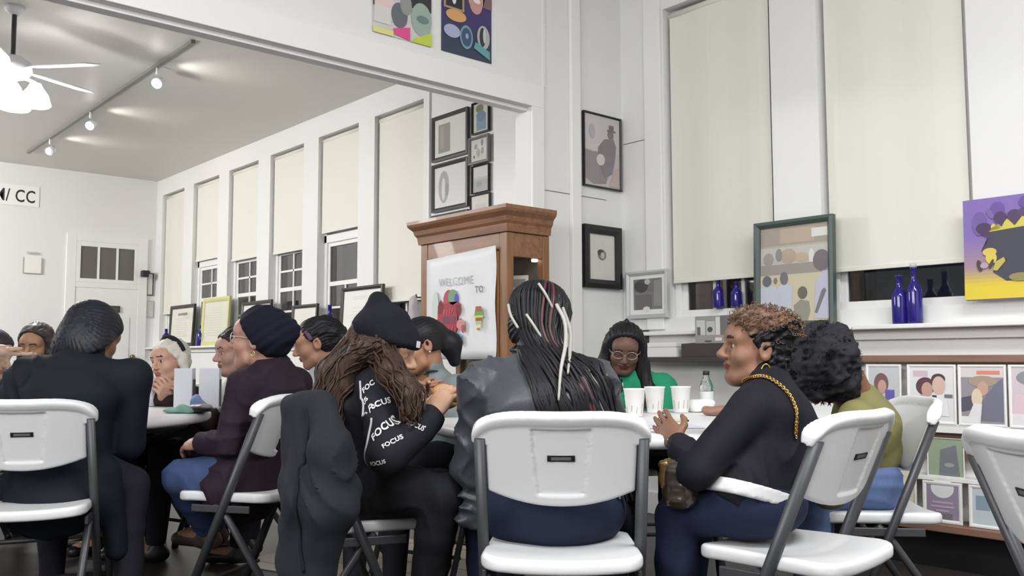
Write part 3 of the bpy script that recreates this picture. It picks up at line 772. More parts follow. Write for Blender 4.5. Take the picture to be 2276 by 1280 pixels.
hang('poster', 'purple and yellow banner poster on the header, left of the collages', 'poster', (XM + .003, .55, 2.95), (XM + .003, 1.50, 2.675), PI / 2, 0, .003, PAPER,
     [('r', (112, 92, 164), 0, 0, 1, 1), ('r', (200, 186, 96), .35, 0, .58, .2), ('r', (98, 80, 150), .8, .2, .96, .8)], glaz=False)

# ------------------------------------------------------------------ oak cabinet with the painted sheet
cb = empty('display_cabinet', (-4.27, 3.50, 0), 0, 'tall oak glass-sided display cabinet standing in the opening', 'cabinet')
X0, X1, Y0, Y1 = -.42, .42, -.165, .165
each_box('stile', [(X0, X0 + .07, Y0, Y0 + .05, .12, 1.70), (X1 - .07, X1, Y0, Y0 + .05, .12, 1.70), (X0, X0 + .05, Y1 - .05, Y1, .12, 1.70), (X1 - .05, X1, Y1 - .05, Y1, .12, 1.70)], OAK, cb, bevel=.005)
each_box('rail', [(X0 + .07, X1 - .07, Y0 + .004, Y0 + .045, 1.60, 1.70), (X0 + .07, X1 - .07, Y0 + .004, Y0 + .045, .12, .24), (X0 + .004, X0 + .045, Y0 + .05, Y1 - .05, 1.56, 1.70), (X1 - .045, X1 - .004, Y0 + .05, Y1 - .05, 1.56, 1.70), (X0 + .004, X0 + .045, Y0 + .05, Y1 - .05, .12, .24), (X1 - .045, X1 - .004, Y0 + .05, Y1 - .05, .12, .24)], OAKH, cb, bevel=.004)
boxes('base', [(X0 - .02, X1 + .02, Y0 - .02, Y1, 0, .12)], OAKH, cb, bevel=.008)
each_box('door_frame_bar', [(X0 + .075, X0 + .12, Y0 - .006, Y0 + .02, .25, 1.595), (X1 - .12, X1 - .075, Y0 - .006, Y0 + .02, .25, 1.595), (X0 + .12, X1 - .12, Y0 - .006, Y0 + .02, 1.55, 1.595), (X0 + .12, X1 - .12, Y0 - .006, Y0 + .02, .25, .30)], OAK, cb, bevel=.004)
box('back_panel', X0 + .05, X1 - .05, Y1 - .02, Y1 - .008, .12, 1.70, mat('mirror_back', srgb(120, 114, 104), .15), cb)
bm = bmesh.new()     # stepped cornice
prof = [(0, 1.70), (.012, 1.70), (.018, 1.745), (.030, 1.76), (.036, 1.785), (.060, 1.81), (.066, 1.825), (.066, 1.845), (0, 1.845)]
cs = [(X0, Y0, -1, -1), (X1, Y0, 1, -1), (X1, Y1, 1, 1), (X0, Y1, -1, 1)]
rg = [[bm.verts.new((x + sx * o, y + (sy * o if sy < 0 else 0), z)) for o, z in prof] for x, y, sx, sy in cs]
for i in range(4):
    for k in range(len(prof) - 1): bm.faces.new((rg[i][k], rg[(i + 1) % 4][k], rg[(i + 1) % 4][k + 1], rg[i][k + 1]))
bm.faces.new([r[-1] for r in rg]); bm.faces.new([r[0] for r in rg][::-1])
bm_obj('cornice', bm, OAKH, cb)
for z in (.62, 1.0, 1.36): box('glass_shelf', X0 + .05, X1 - .05, Y0 + .06, Y1 - .03, z, z + .008, PANE, cb)
sheet('pane', (X0 + .12, Y0 + .006, .30), (X1 - .12, Y0 + .006, .30), (X1 - .12, Y0 + .006, 1.55), (X0 + .12, Y0 + .006, 1.55), GLAZ, cb)
sheet('pane', (X1 - .028, Y0 + .05, .24), (X1 - .028, Y1 - .05, .24), (X1 - .028, Y1 - .05, 1.56), (X1 - .028, Y0 + .05, 1.56), GLAZ, cb)
sheet('pane', (X0 + .028, Y1 - .05, .24), (X0 + .028, Y0 + .05, .24), (X0 + .028, Y0 + .05, 1.56), (X0 + .028, Y1 - .05, 1.56), GLAZ, cb)
for y in (-.10, .10):
    lathe('puck_lamp', [(0, 0), (.02, 0), (.018, -.012), (0, -.014)], mat('puck_glow', (1, .95, .85), .4, emit=3), cb, 12, (X1 - .06, y, 1.56))
hk = empty('wall_hook', (-4.70, 3.36, 1.37), 0, 'small dark hook projecting from the left side of the oak cabinet', 'hook')
tube('hook_arm', [(.01, 0, 0), (-.05, -.01, 0), (-.06, -.012, .02)], .005, BLACK, hk)
# things inside the cabinet, seen under the sheet and through the side pane
for i, (x, z, w, h, c, n) in enumerate([(.27, 1.008, .16, .14, (206, 204, 198), 'white framed card on the middle shelf inside the cabinet'), (.27, 1.368, .16, .10, (214, 212, 206), 'pale card on the top shelf inside the cabinet'), (.16, .628, .22, .26, (176, 172, 160), 'pale book stood in the lower part of the cabinet')]):
    tt = empty('display_card', (-4.27 + x, 3.53, z), .5, n, 'card')
    box('card', -w / 2, w / 2, -.004, .004, 0, h, cmat(c), tt); art('print', tt, w * .8, h * .7, [('r', (150, 146, 140), 0, .2, 1, .9)], -.005); tt.children[-1].location.z = h / 2

ps = empty('painted_sheet', (-4.265, 3.322, 1.30), 0, 'large white paper sheet with a red blob and lettering taped on the cabinet', 'poster')
bm = bmesh.new(); n = 12; W, H = .30, .30
tl = [(-.385, .355), (.345, .33)]; 
vs = [[bm.verts.new((-.335 + .67 * i / n, -.004 - .006 * math.sin(i * .9) * math.sin(j * .8), -.325 + (.62 + .03 * i / n) * j / n)) for i in range(n + 1)] for j in range(n + 1)]
for j in range(n):
    for i in range(n): bm.faces.new((vs[j][i], vs[j][i + 1], vs[j + 1][i + 1], vs[j + 1][i])).smooth = True
o = bm_obj('paper', bm, mat('poster_paper', srgb(226, 227, 228), .6), ps); o.modifiers.new('t', 'SOLIDIFY').thickness = .0008
RED, DRED = (166, 72, 80), (132, 60, 66)
art('print', ps, .67, .63, [('t', (186, 187, 190), 'WELCOME', .20, .69, .075), ('t', (120, 120, 124), 'TO', .735, .60, .06, .008),
    ('e', (206, 214, 210), .16, .45, .05, .2), ('e', (180, 92, 100), .36, .55, .08, .1), ('e', (126, 160, 128), .42, .58, .07, .07), ('e', (86, 98, 196), .475, .555, .03, .05),
    ('p', RED, [(.19, .26), (.2, .50), (.24, .56), (.3, .51), (.36, .53), (.42, .5), (.5, .53), (.54, .5), (.53, .42), (.49, .37), (.5, .3), (.46, .23), (.36, .2), (.24, .22)]),
    ('p', DRED, [(.2, .42), (.21, .53), (.25, .55), (.29, .48), (.26, .42)]), ('r', DRED, .47, .42, .53, .5), ('r', (122, 80, 92), .27, .33, .46, .39),
    ('p', (192, 112, 116), [(.28, .41), (.30, .47), (.315, .47), (.30, .41)]), ('p', (192, 112, 116), [(.33, .41), (.34, .46), (.352, .46), (.345, .41)]), ('p', (192, 112, 116), [(.37, .42), (.38, .47), (.392, .47), (.385, .42)]), ('p', (192, 112, 116), [(.41, .42), (.415, .47), (.43, .46), (.42, .42)]),
    ('p', (188, 108, 112), [(.25, .25), (.26, .30), (.272, .30), (.265, .25)]), ('p', (188, 108, 112), [(.30, .24), (.305, .29), (.32, .29), (.315, .24)]), ('p', (188, 108, 112), [(.36, .24), (.37, .29), (.382, .29), (.375, .24)]), ('p', (188, 108, 112), [(.41, .25), (.425, .30), (.436, .29), (.42, .25)]),
    ('p', DRED, [(.50, .44), (.535, .50), (.55, .46), (.53, .40)]), ('p', DRED, [(.52, .36), (.56, .37), (.57, .345), (.53, .34)]), ('p', (176, 84, 92), [(.18, .30), (.165, .34), (.2, .38)]), ('p', (150, 68, 76), [(.30, .20), (.34, .165), (.38, .21)]),
    ('e', (206, 146, 150), .55, .31, .06, .05), ('e', (176, 92, 98), .585, .27, .025, .04), ('p', (92, 160, 186), [(.44, .18), (.48, .24), (.56, .22), (.58, .14), (.54, .11)]), ('e', (140, 190, 210), .47, .17, .04, .03),
    ('p', (170, 110, 84), [(.755, .42), (.765, .47), (.84, .47), (.855, .42)]), ('p', (110, 172, 96), [(.745, .38), (.755, .42), (.855, .42), (.865, .38)]), ('r', (206, 214, 108), .74, .365, .87, .385), ('r', (172, 92, 70), .765, .335, .845, .365), ('p', (176, 196, 160), [(.77, .30), (.765, .335), (.845, .335), (.84, .30)]), ('r', (226, 224, 160), .775, .275, .84, .3), ('r', (150, 140, 96), .785, .25, .83, .27),
    ('p', (90, 90, 92), [(.27, .15), (.285, .16), (.30, .12), (.295, .115)]), ('r', (200, 200, 204), .2, .12, .215, .22)], -.014, .0004)

# ------------------------------------------------------------------ display rack with magazine covers along the window wall
rk = empty('display_rack', (-1.1, 4.5, 0), 0, 'white magazine display rack with brown wooden rails under the window ledge', 'rack')
RX0, RX1 = -1.62, 1.9
BRN = mat('brown_rail', srgb(132, 100, 82), .45, vary=.2, vscale=5, stretch=(.5, 6, 6))
box('back_board', RX0, RX1, -.05, -.02, .18, .99, TRIM, rk)
box('top_rail', RX0, RX1, -.14, -.02, .955, .99, BRN, rk, bevel=.004)
boxes('ledge', [(RX0, RX1, -.15, -.05, .625, .655), (RX0, RX1, -.15, -.135, .655, .668)], TRIM, rk, bevel=.003)
box('middle_rail', RX0, RX1, -.10, -.05, .50, .622, BRN, rk, bevel=.003)
boxes('slim_ledge', [(RX0, RX1, -.16, -.05, .40, .42)], TRIM, rk, bevel=.003)
box('bottom_shelf', RX0, RX1, -.22, -.02, .175, .21, BRN, rk, bevel=.004)
box('under_rack_dark', RX0 + .02, RX1 - .02, -.16, -.03, 0, .175, BLACK, rk)  # black box put in for the dark void below the bottom shelf
def cover(label, x0, x1, z0, z1, items, y=4.36, w=.012):
    return hang('magazine', label, 'magazine', (x0, y, z1), (x1, y, z0), 0, w, .008, mat('white_sleeve', srgb(236, 236, 234), .4), items, group='magazine covers on the display rack', tilt=-.04, glaz=False)
SK, SKD = (196, 160, 146), (128, 96, 92)
cover('magazine cover with dark capitals NVY beside the olive shirt', -2.27, -2.09, .665, .945,
      [('r', (196, 200, 202), 0, 0, 1, 1), ('t', (70, 70, 74), 'NVY', .38, .8, .04, .01), ('e', SKD, .42, .68, .24, .2), ('e', SK, .45, .62, .14, .13), ('r', (108, 98, 172), .55, .34, .85, .56), ('r', (190, 196, 204), .6, .05, .98, .34), ('p', (150, 160, 130), [(0, 0), (.5, 0), (.55, .3), (0, .4)])])
cover('magazine cover showing a couple, woman in pink and man in a collar', -2.06, -1.83, .665, .945,
      [('r', (224, 222, 224), 0, 0, 1, 1), ('r', (206, 186, 196), .08, .82, .42, .93), ('e', (96, 70, 76), .36, .64, .22, .17), ('e', SK, .40, .58, .13, .14), ('e', (86, 70, 66), .66, .78, .16, .1), ('e', (214, 182, 168), .67, .66, .15, .17), ('p', (190, 150, 164), [(.05, .1), (.1, .42), (.3, .5), (.52, .4), (.55, .1)]), ('p', (230, 230, 230), [(.55, .1), (.55, .45), (.7, .5), (.85, .4), (.9, .1)]), ('r', (70, 66, 72), .52, .42, .62, .48), ('r', (120, 120, 124), .8, .44, .98, .50)])
cover('magazine cover with a red title bar and a figure in a pale hat', -1.82, -1.61, .665, .945,
      [('r', (150, 146, 150), 0, 0, 1, 1), ('r', (214, 208, 204), 0, .82, 1, 1), ('r', (216, 138, 122), .38, .87, .92, .94), ('p', (120, 120, 136), [(.45, .05), (.5, .4), (.8, .7), (1, .82), (1, .05)]), ('p', (92, 90, 104), [(0, .2), (0, .45), (.3, .5), (.32, .25)]), ('e', (168, 150, 134), .52, .75, .34, .1), ('e', (198, 160, 146), .52, .62, .13, .13), ('e', (222, 204, 178), .38, .45, .13, .17), ('p', (226, 224, 222), [(.1, 0), (.3, .35), (.5, .35), (.45, 0)]), ('r', (230, 230, 230), 0, 0, .4, .12)])
cover('pink toned magazine cover on the rack, beside the hat cover', -1.60, -1.39, .665, .945,
      [('r', (208, 196, 202), 0, 0, 1, 1), ('e', (140, 146, 146), .5, .82, .4, .14), ('e', (196, 160, 166), .6, .58, .2, .18), ('p', (222, 196, 206), [(0, .2), (.1, .55), (.5, .5), (.9, .55), (1, .2)]), ('r', (228, 224, 226), 0, 0, 1, .2)])
cover('magazine cover with grey panels further along the rack', -1.38, -1.17, .665, .945, [('r', (206, 206, 208), 0, 0, 1, 1), ('e', (130, 110, 104), .5, .6, .25, .22), ('r', (120, 120, 140), .2, .05, .8, .35)])
cover('green covered booklet lying against the brown rail', -1.98, -1.81, .42, .60,
      [('r', (150, 164, 140), 0, 0, 1, 1), ('p', (120, 124, 128), [(.3, .0), (.35, .7), (.8, .85), (.9, 0)]), ('e', (160, 160, 150), .6, .3, .14, .06)], 4.37, .004)
cover('purple printed cover with a white disc at the bottom of the rack', -1.99, -1.81, .212, .40,
      [('r', (150, 138, 158), 0, 0, 1, 1), ('e', (226, 226, 228), .5, .92, .36, .3), ('r', (190, 168, 186), .18, .46, .82, .52), ('r', (190, 168, 186), .14, .34, .86, .40), ('r', (186, 164, 182), .3, .22, .7, .28), ('r', (120, 116, 124), .15, .0, .8, .18)], 4.33, .016)
cover('pale blue cover at the bottom of the rack behind the nearest chair', -1.78, -1.60, .212, .40, [('r', (196, 206, 212), 0, 0, 1, 1), ('r', (140, 160, 170), .1, .4, .5, .8)], 4.33, .014)
cover('cream cover at the bottom of the rack behind the blue jeans', -2.22, -2.02, .212, .45, [('r', (222, 218, 196), 0, 0, 1, 1), ('r', (170, 176, 130), .1, .3, .6, .8)], 4.33, .012)
# dark shelf under the photo card, white board beside it
ds = empty('wall_shelf', (-3.42, 4.42, .99), 0, 'dark wall shelf behind the woman with the gold strap', 'shelf')
box('board', -.42, .5, -.10, .05, -.035, -.005, mat('dark_shelf', srgb(74, 66, 64), .5), ds, bevel=.003)
box('riser', .0, .42, -.08, .06, -.005, .075, mat('dark_shelf', srgb(74, 66, 64), .5), ds, bevel=.003)
wb = empty('white_box', (-3.62, 4.40, .985), 0, 'plain white box on the dark shelf under the ledge', 'box')
box('carton', -.17, .16, -.06, .07, 0, .08, PAPER, wb, bevel=.003); box('lid', -.175, .165, -.065, .075, .062, .088, PAPER, wb, bevel=.003)

# ------------------------------------------------------------------ cobalt bottles
COB = mat('cobalt_glass', srgb(52, 40, 150), .08, coat=.3)
COB.node_tree.nodes['Principled BSDF'].inputs['Transmission Weight'].default_value = .45
def bottle(loc, h, r, label, cap=False, group='cobalt blue bottles along the window ledge'):
    t = empty('bottle', loc, 0, label, 'bottle', group)
    s = h / .29
    lathe('glass_body', [(0, 0), (r * .95, 0), (r, .01), (r, .16 * s), (r * .92, .18 * s), (r * .45, .215 * s), (r * .36, .23 * s), (r * .36, .28 * s), (r * .42, .282 * s), (r * .42, .29 * s), (0, .29 * s)], COB, t, 18)
    if cap: lathe('stopper', [(0, .288 * s), (r * .40, .288 * s), (r * .42, .31 * s), (0, .315 * s)], cmat((200, 200, 190)), t, 12)
    return t
bottle((-2.124, 4.44, 1.145), .245, .038, 'cobalt blue bottle on the ledge right of the green frame, without stopper')
bottle((-2.049, 4.44, 1.145), .28, .038, 'cobalt blue bottle with pale stopper on the ledge right of the green frame', True)
bottle((-3.30, 4.555, 1.282), .17, .034, 'cobalt blue bottle in the window left of the green frame, nearer the corner')
bottle((-3.17, 4.555, 1.282), .15, .034, 'glittering blue bottle in the window left of the green frame, nearer the frame')
for x, h, lab in ((-12.02, .24, 'blue bottle on the back ledge at the end of the row'), (-10.88, .25, 'blue bottle between the first dark frame and the yellow frame'), (-7.76, .36, 'tall blue bottle beside the big framed document'), (-6.66, .30, 'blue bottle behind the beanie, by the oak cabinet'), (-6.53, .26, 'second blue bottle by the oak cabinet')):
    bottle((x, 4.442, 1.145), h, .052, lab)
dr = empty('grey_cloth', (-6.36, 4.44, 1.145), 0, 'bunched grey cloth hanging beside the oak cabinet', 'cloth')
field_obj('fabric', Field([rc((0, 0, .32), (-.02, 0, .05), .025, .05, .05), rc((.02, 0, .36), (.03, 0, .05), .022, .045, .05)], [ripple(60, .006, 3, (1.5, 1, .3))]), .014, mat('grey_fabric', srgb(176, 170, 174), .85), dr)
hang('picture_frame', 'framed magazine cover on the low wall behind the woman with the hair bun', 'picture', (-7.62, 4.47, 1.06), (-6.95, 4.47, .60), 0, .02, .02, SILVERF,
     [('r', (214, 204, 188), 0, 0, 1, 1), ('e', (120, 92, 70), .30, .75, .14, .22), ('e', (176, 140, 116), .33, .66, .09, .14), ('e', (204, 186, 164), .6, .45, .2, .3), ('r', (150, 130, 108), .72, .1, .8, .6)])

# ------------------------------------------------------------------ round folding tables
def round_table(loc, label, rot):
    t = empty('folding_table', loc, rot, label, 'table', 'round white folding tables'); R = .76
    lathe('table_top', [(0, .690), (R - .05, .690), (R - .012, .694), (R, .706), (R, .726), (R - .01, .736), (R - .03, .740), (0, .741)], TABLE, t, 64)
    lathe('apron', [(R - .10, .690), (R - .10, .665), (R - .12, .665), (R - .12, .690)], STEEL, t, 48)
    for s in (-1, 1):
        for y in (-.33, .33): tube('leg', [(s * .40, y, .68), (s * .46, y, .02)], .016, STEEL, t, 10)
        tube('leg_brace', [(s * .455, -.33, .10), (s * .455, .33, .10)], .012, STEEL, t, 8)
        tube('leg_brace', [(s * .415, -.33, .52), (s * .415, .33, .52)], .012, STEEL, t, 8)
    return t
TR, TL = (-2.404, 2.703, 0), (-4.491, 1.074, 0)
round_table(TR, 'round white folding table carrying the paper cups', .4)
round_table(TL, 'round white folding table with two white boxes and a blue napkin', -.3)

# ------------------------------------------------------------------ folding chairs
def chair_mesh():
    A = math.radians(22.5); up = np.array((0, -math.sin(A), math.cos(A))); nn = np.array((0, math.cos(A), math.sin(A)))   # nn points to the sitter
    T0 = np.array((0, -.215, .845))
    def fr(P):
        q = P - V3(T0); return q[:, 0], q @ V3(up), q @ V3(nn)
    def outline(x, s):
        ax = np.abs(x); u = np.clip(ax / .236, 0, 1)
        top = -.088 * (1 - np.sqrt(np.maximum(0, 1 - u ** 3.2)))
        bot = -.272 + .030 * (ax / .2) ** 2
        w = np.where(s > -.105, .236, .196 + .006 * (s + .27) / .17)
        return np.maximum(np.maximum((s - top) * .8, bot - s), ax - w), top
    def back(P):
        x, s, n = fr(P); d2, top = outline(x, s); n = n - .9 * x * x + .02
        rim = np.clip(1 - np.abs(np.maximum(s - top, -.2)) / .035, 0, 1)
        th = .010 + .010 * np.sqrt(rim) + .006 * np.clip((np.abs(x) - .19) / .03, 0, 1) * (s > -.105)
        q = np.stack([d2 + .012, np.abs(n) - th + .012], 1)
        d = np.sqrt((np.maximum(q, 0) ** 2).sum(1)) + np.minimum(q.max(1), 0) - .012
        rx = .078 - .018 * np.clip((-.05 - s) / .2, 0, 1)       # shallow tapering recess in the rear face
        rec = np.maximum(np.maximum(np.abs(x) - rx, s + .045), np.maximum(-.235 - s, (n + th) - .006))
        return np.maximum(d, -rec)
    b = Field([Prim(lambda P: back(P).astype(F32), (-.25, -.35, .55), (.25, -.02, .87))])
    V, Q = polygonise(b, .0062)
    g = grad(b, V); V = V - g * np.clip(b(V), -.003, .003)[:, None] * F32(.8)
    mb = mesh_from('backrest', V, Q); mb.materials.append(PLAST)
    def seat(P):
        x, y, z = P[:, 0], P[:, 1], P[:, 2]
        w = .215 - .02 * np.clip((y + .2) / .42, 0, 1)
        zt = z - .012 * (x / .2) ** 2 + .03 * np.clip(y - .13, 0, 1) - .438
        ax = np.abs(x); q2 = np.stack([ax - w + .06, np.abs(y - .005) - .205 + .06], 1)
        d2 = np.sqrt((np.maximum(q2, 0) ** 2).sum(1)) + np.minimum(q2.max(1), 0) - .06
        q = np.stack([d2 + .012, np.abs(zt) - .019 + .012], 1)
        return np.sqrt((np.maximum(q, 0) ** 2).sum(1)) + np.minimum(q.max(1), 0) - .012
    s = Field([Prim(lambda P: seat(P).astype(F32), (-.23, -.22, .40), (.23, .22, .47))])
    V, Q = polygonise(s, .0075)
    g = grad(s, V); V = V - g * np.clip(s(V), -.003, .003)[:, None] * F32(.8)
    ms = mesh_from('seat', V, Q); ms.materials.append(PLAST)
    return mb, ms, T0, up, nn

def make_chair(label):
    t = empty('folding_chair', (0, 0, 0), 0, label, 'chair', 'white plastic folding chairs with grey steel legs')
    mb, ms, T0, up, nn = chair_mesh()
    link('backrest', mb, t); link('seat', ms, t)
    for s in (-1, 1):
        x = s * .214
        top = T0 + up * -.085 + nn * .012; foot = T0 + up * -.918 + nn * .012
        tube('leg', [(x, top[1], top[2]), (x, foot[1], .012)], .0135, STEEL, t, 12, flat=1.35)
        tube('leg', [(s * .195, .02, .425), (s * .195, -.03, .37), (s * .195, -.275, .012)], .0125, STEEL, t, 12, flat=1.2)
        lathe('foot_cap', [(0, 0), (.018, 0), (.017, .03), (0, .03)], BLACK, t, 10, (x, foot[1], 0))
        lathe('foot_cap', [(0, 0), (.017, 0), (.016, .03), (0, .03)], BLACK, t, 10, (s * .195, -.275, 0))
        boxes('seat_bracket', [(s * .205 - .006, s * .205 + .006, -.13, .12, .392, .42)], STEEL, t, bevel=.003)
    tube('cross_bar', [(-.214, .075, .12), (.214, .075, .12)], .009, STEEL, t, 8)
    tube('cross_bar', [(-.195, -.20, .12), (.195, -.20, .12)], .009, STEEL, t, 8)
    c = T0 + up * -.128 - nn * .0235
    bm = bmesh.new(); bbox(bm, -.036, .036, -.0025, .0025, -.0085, .0085, 0); bbox(bm, -.026, .026, -.0032, -.002, -.0045, .0045, 1)
    o = bm_obj('maker_plate', bm, [BLACK, cmat((96, 98, 98))], t, bevel=.003); o.location = c; o.rotation_euler = (math.radians(22.5), 0, 0)
    return t
def place_chair(o, x, y, head):
    o.location = (x, y, 0); o.rotation_euler = (0, 0, head - PI / 2)
    return o
chair0 = make_chair('white folding chair seen squarely from behind under the braided woman')
place_chair(chair0, -1.838, 1.790, 2.3702)
for x, y, a, lab in [(-3.673, .889, 2.6843, 'white folding chair under the woman with the black bob'),
                     (-2.668, 1.644, 1.2008, 'white folding chair under the beanie wearer, mostly hidden by the draped coat'),
                     (-1.401, 2.271, 3.2254, 'white folding chair turned left under the woman with the gold strap'),
                     (-1.614, 3.061, 3.9060, 'white folding chair under the woman in the olive shirt'),
                     (-0.550, 2.036, 0.9041, 'empty white folding chair cut off by the frame beside the display rack'),
                     (-3.503, 1.644, 3.7315, 'white folding chair under the woman in the maroon sweater'),
                     (*(-3.035, 3.468, 0.544)[:2], -0.7191, 'white folding chair under the woman in green'),
                     (*(-3.367, 2.449, 0.545)[:2], 5.0405, 'white folding chair under the woman in the grey zip top'),
                     (*(-4.017, 2.315, 0.549)[:2], 4.2551, 'white folding chair under the woman in the grey hoodie'),
                     (*(-5.034, 1.915, 0.541)[:2], 5.0405, 'white folding chair under the white haired woman'),
                     (*(-4.495, 2.074, 0.543)[:2], 4.3424, 'white folding chair behind the maroon sweater'),
                     (*(-6.207, 1.495, 0.505)[:2], -0.5445, 'white folding chair under the woman behind the black bob'),
                     (*(-5.479, 1.031, 0.506)[:2], 1.2008, 'white folding chair under the person with the outstretched arm')]:
    c = copy_tree(chair0); place_chair(c, x, y, a); c['label'] = lab

# ------------------------------------------------------------------ people
SKINS = {}
def skin(n, rgb):
    b = mat('skin_' + n, srgb(*rgb), .5, spec=.35, vary=.06, vscale=14)
    lp = mat('lips_' + n, srgb(int(rgb[0] * .80), int(rgb[1] * .62), int(rgb[2] * .62)), .4, spec=.4)
    br = mat('brow_' + n, srgb(int(rgb[0] * .28), int(rgb[1] * .25), int(rgb[2] * .24)), .8)
    return [b, lp, br]
EYE = [mat('eye_white', srgb(168, 160, 152), .3), mat('eye_iris', srgb(36, 24, 18), .2)]

def heading(a): return np.array((math.cos(a), math.sin(a), 0.)), np.array((math.sin(a), -math.cos(a), 0.))

def head_frame(a, pitch, roll=0):
    f, r = heading(a); u = np.array((0, 0, 1.)); p, q = math.radians(pitch), math.radians(roll)
    F = f * math.cos(p) + u * math.sin(p); U = -f * math.sin(p) + u * math.cos(p)
    R = r * math.cos(q) - U * math.sin(q); U2 = U * math.cos(q) + r * math.sin(q)
    return np.array((R, F, U2))

def head_prims(closed=True, wide=1.0):
    """A head in its own frame: x right, y out of the face, z up, 0.225 tall, centred between the ears."""
    p = [el((0, -.012, .042), (.074, .095, .078), k=.01), el((0, .020, -.030), (.058 * wide, .066, .080), k=.03),
         el((0, .058, -.084), (.024, .022, .020), k=.03), rc((-.040, .066, .034), (.040, .066, .034), .017, .017, k=.03),
         el((0, .055, .050), (.050, .036, .035), k=.03)]
    for s in (-1, 1):
        p += [el((s * .040, .052, -.022), (.025, .026, .024), k=.03), rc((s * .048, .02, -.07), (s * .02, .058, -.088), .018, .016, k=.03)]
        p += [el((s * .031, .093, .010), (.0165, .014, (.012 if closed else .0078)), k=.010, sub=True)]
        if closed: p += [el((s * .031, .073, .011), (.0155, .0135, .0125), k=.004)]
        p += [el((s * .075, -.010, .002), (.010, .020, .032), k=.008), el((s * .082, -.006, .004), (.008, .010, .017), k=.006, sub=True)]
    p += [rc((0, .084, .022), (0, .108, -.018), .0075, .0125, k=.014), el((-.012, .096, -.024), (.0095, .012, .008), k=.008), el((.012, .096, -.024), (.0095, .012, .008), k=.008),
          el((0, .082, -.046), (.025, .014, .0075), k=.008), el((0, .080, -.059), (.021, .014, .008), k=.006), rc((-.019, .099, -.0525), (.019, .099, -.0525), .003, .003, k=.004, sub=True),
          el((0, .090, -.071), (.016, .008, .005), k=.01, sub=True)]
    return p

def hand_prims(W, d, th, side, curl, sc=1.0, spread=.06):
    """Palm, four fingers of different lengths with two bends each, thumb from the side of the palm."""
    W = np.array(W, float); d = unit(d); th = np.array(th, float); th = unit(th - d * (th @ d)); n = np.cross(d, th) * (-1 if side == 'R' else 1)   # n leaves the palm
    Rm = np.array((th, d, n)); o = []
    c = W + d * .048 * sc
    o.append(el(c, (.040 * sc, .052 * sc, .0165 * sc), Rm, k=.015)); o.append(rc(W - d * .01, W + d * .03, .024, .024, k=.02, flat=(n, .72)))
    for i, (x, L, r) in enumerate(((.030, .072, .0082), (.010, .080, .0086), (-.010, .074, .0082), (-.028, .058, .0072))):
        b = W + d * (.088 - (.006 if i in (0, 3) else 0) - (.006 if i == 3 else 0)) * sc + th * x * sc
        q = unit(d + th * x * spread * 33); a0, a1, a2 = curl * .9, curl * 1.2, curl * .8
        pts = [b - q * .03 * sc, b]; ang = 0
        for seg, a in ((.46, a0), (.31, a1), (.23, a2)):
            ang += a; pts.append(pts[-1] + (q * math.cos(ang) + n * math.sin(ang)) * L * seg * sc)
        rr = [r * 1.1, r * 1.1, r, r * .93, r * .8]
        for k in range(4): o.append(rc(pts[k], pts[k + 1], rr[k] * sc, rr[k + 1] * sc, k=.003 if k else .010))
    t0 = W + d * .022 * sc + th * .022 * sc; t1 = t0 + (th * .75 + d * .55 + n * .30) * .040 * sc; t2 = t1 + (th * .30 + d * .85 + n * (.25 + curl * .5)) * .032 * sc; t3 = t2 + (th * (.05 - curl * .3) + d * .9 + n * (.2 + curl * .4)) * .026 * sc
    for a, b, r0, r1 in ((t0, t1, .015, .0115), (t1, t2, .0112, .0098), (t2, t3, .0098, .0078)): o.append(rc(a, b, r0 * sc, r1 * sc, k=.006))
    return o

def ik(S, W, L1, L2, hint):
    S, W = np.array(S, float), np.array(W, float); v = W - S; D = np.linalg.norm(v); m = (L1 + L2) * .985
    if D > m: W = S + v / D * m; v = W - S; D = m
    a = (L1 * L1 - L2 * L2 + D * D) / (2 * D); h = math.sqrt(max(0, L1 * L1 - a * a)); u = v / D
    hint = np.array(hint, float); hint = unit(hint - u * (hint @ u))
    return S + u * a + hint * h, W

UP = np.array((0, 0, 1.))
class Person: pass

def pose(H, N, hd, f, look=(0, 0, 0), s=1.0, sw=.165, arms=None, legs=None, shrug=0, sdrop=.055, twist=0):
    p = Person(); p.H, p.N, p.hd = np.array(H, float), np.array(N, float), np.array(hd, float)
    p.f, p.r = heading(f); p.s = s; p.spine = unit(p.N - p.H); p.R = head_frame(*look); p.fa = f
    cf, cr = heading(f + twist); p.cf, p.cr = cf, cr
    up = np.array((0, 0, 1.))
    p.S = {'R': p.N + cr * sw * s - up * sdrop + cf * .02, 'L': p.N - cr * sw * s - up * sdrop + cf * .02}
    p.E, p.W, p.hand = {}, {}, {}
    for k in 'RL':
        sg = 1 if k == 'R' else -1
        a = (arms or {}).get(k) or {}
        W = a.get('w', p.S[k] + cf * .34 - cr * sg * .10 + up * (.83 - p.S[k][2])); hint = a.get('hint', cr * sg * .7 - up * .8 - cf * .1)
        p.E[k], p.W[k] = ik(p.S[k], W, .27 * s, .245 * s, hint)
        if 'e' in a: p.E[k] = np.array(a['e'], float)
        if 'w' in a and 'e' in a: p.W[k] = np.array(a['w'], float)
        dd = a.get('d', unit(p.W[k] - p.E[k])); tt = a.get('t', -cr * sg * .8 + up * .4)
        p.hand[k] = (dd, tt, a.get('curl', .35))
    p.K, p.A = {}, {}
    for k in 'RL':
        sg = 1 if k == 'R' else -1; l = (legs or {}).get(k) or {}
        p.K[k] = np.array(l.get('k', p.H + p.f * .40 * s + p.r * sg * .10 + up * (.50 - p.H[2])), float)
        p.A[k] = np.array(l.get('a', p.K[k] + p.f * .02 + up * (.09 - p.K[k][2])), float)
        p.hj = getattr(p, 'hj', {}); p.hj[k] = p.H + p.r * sg * .085 * s
    return p

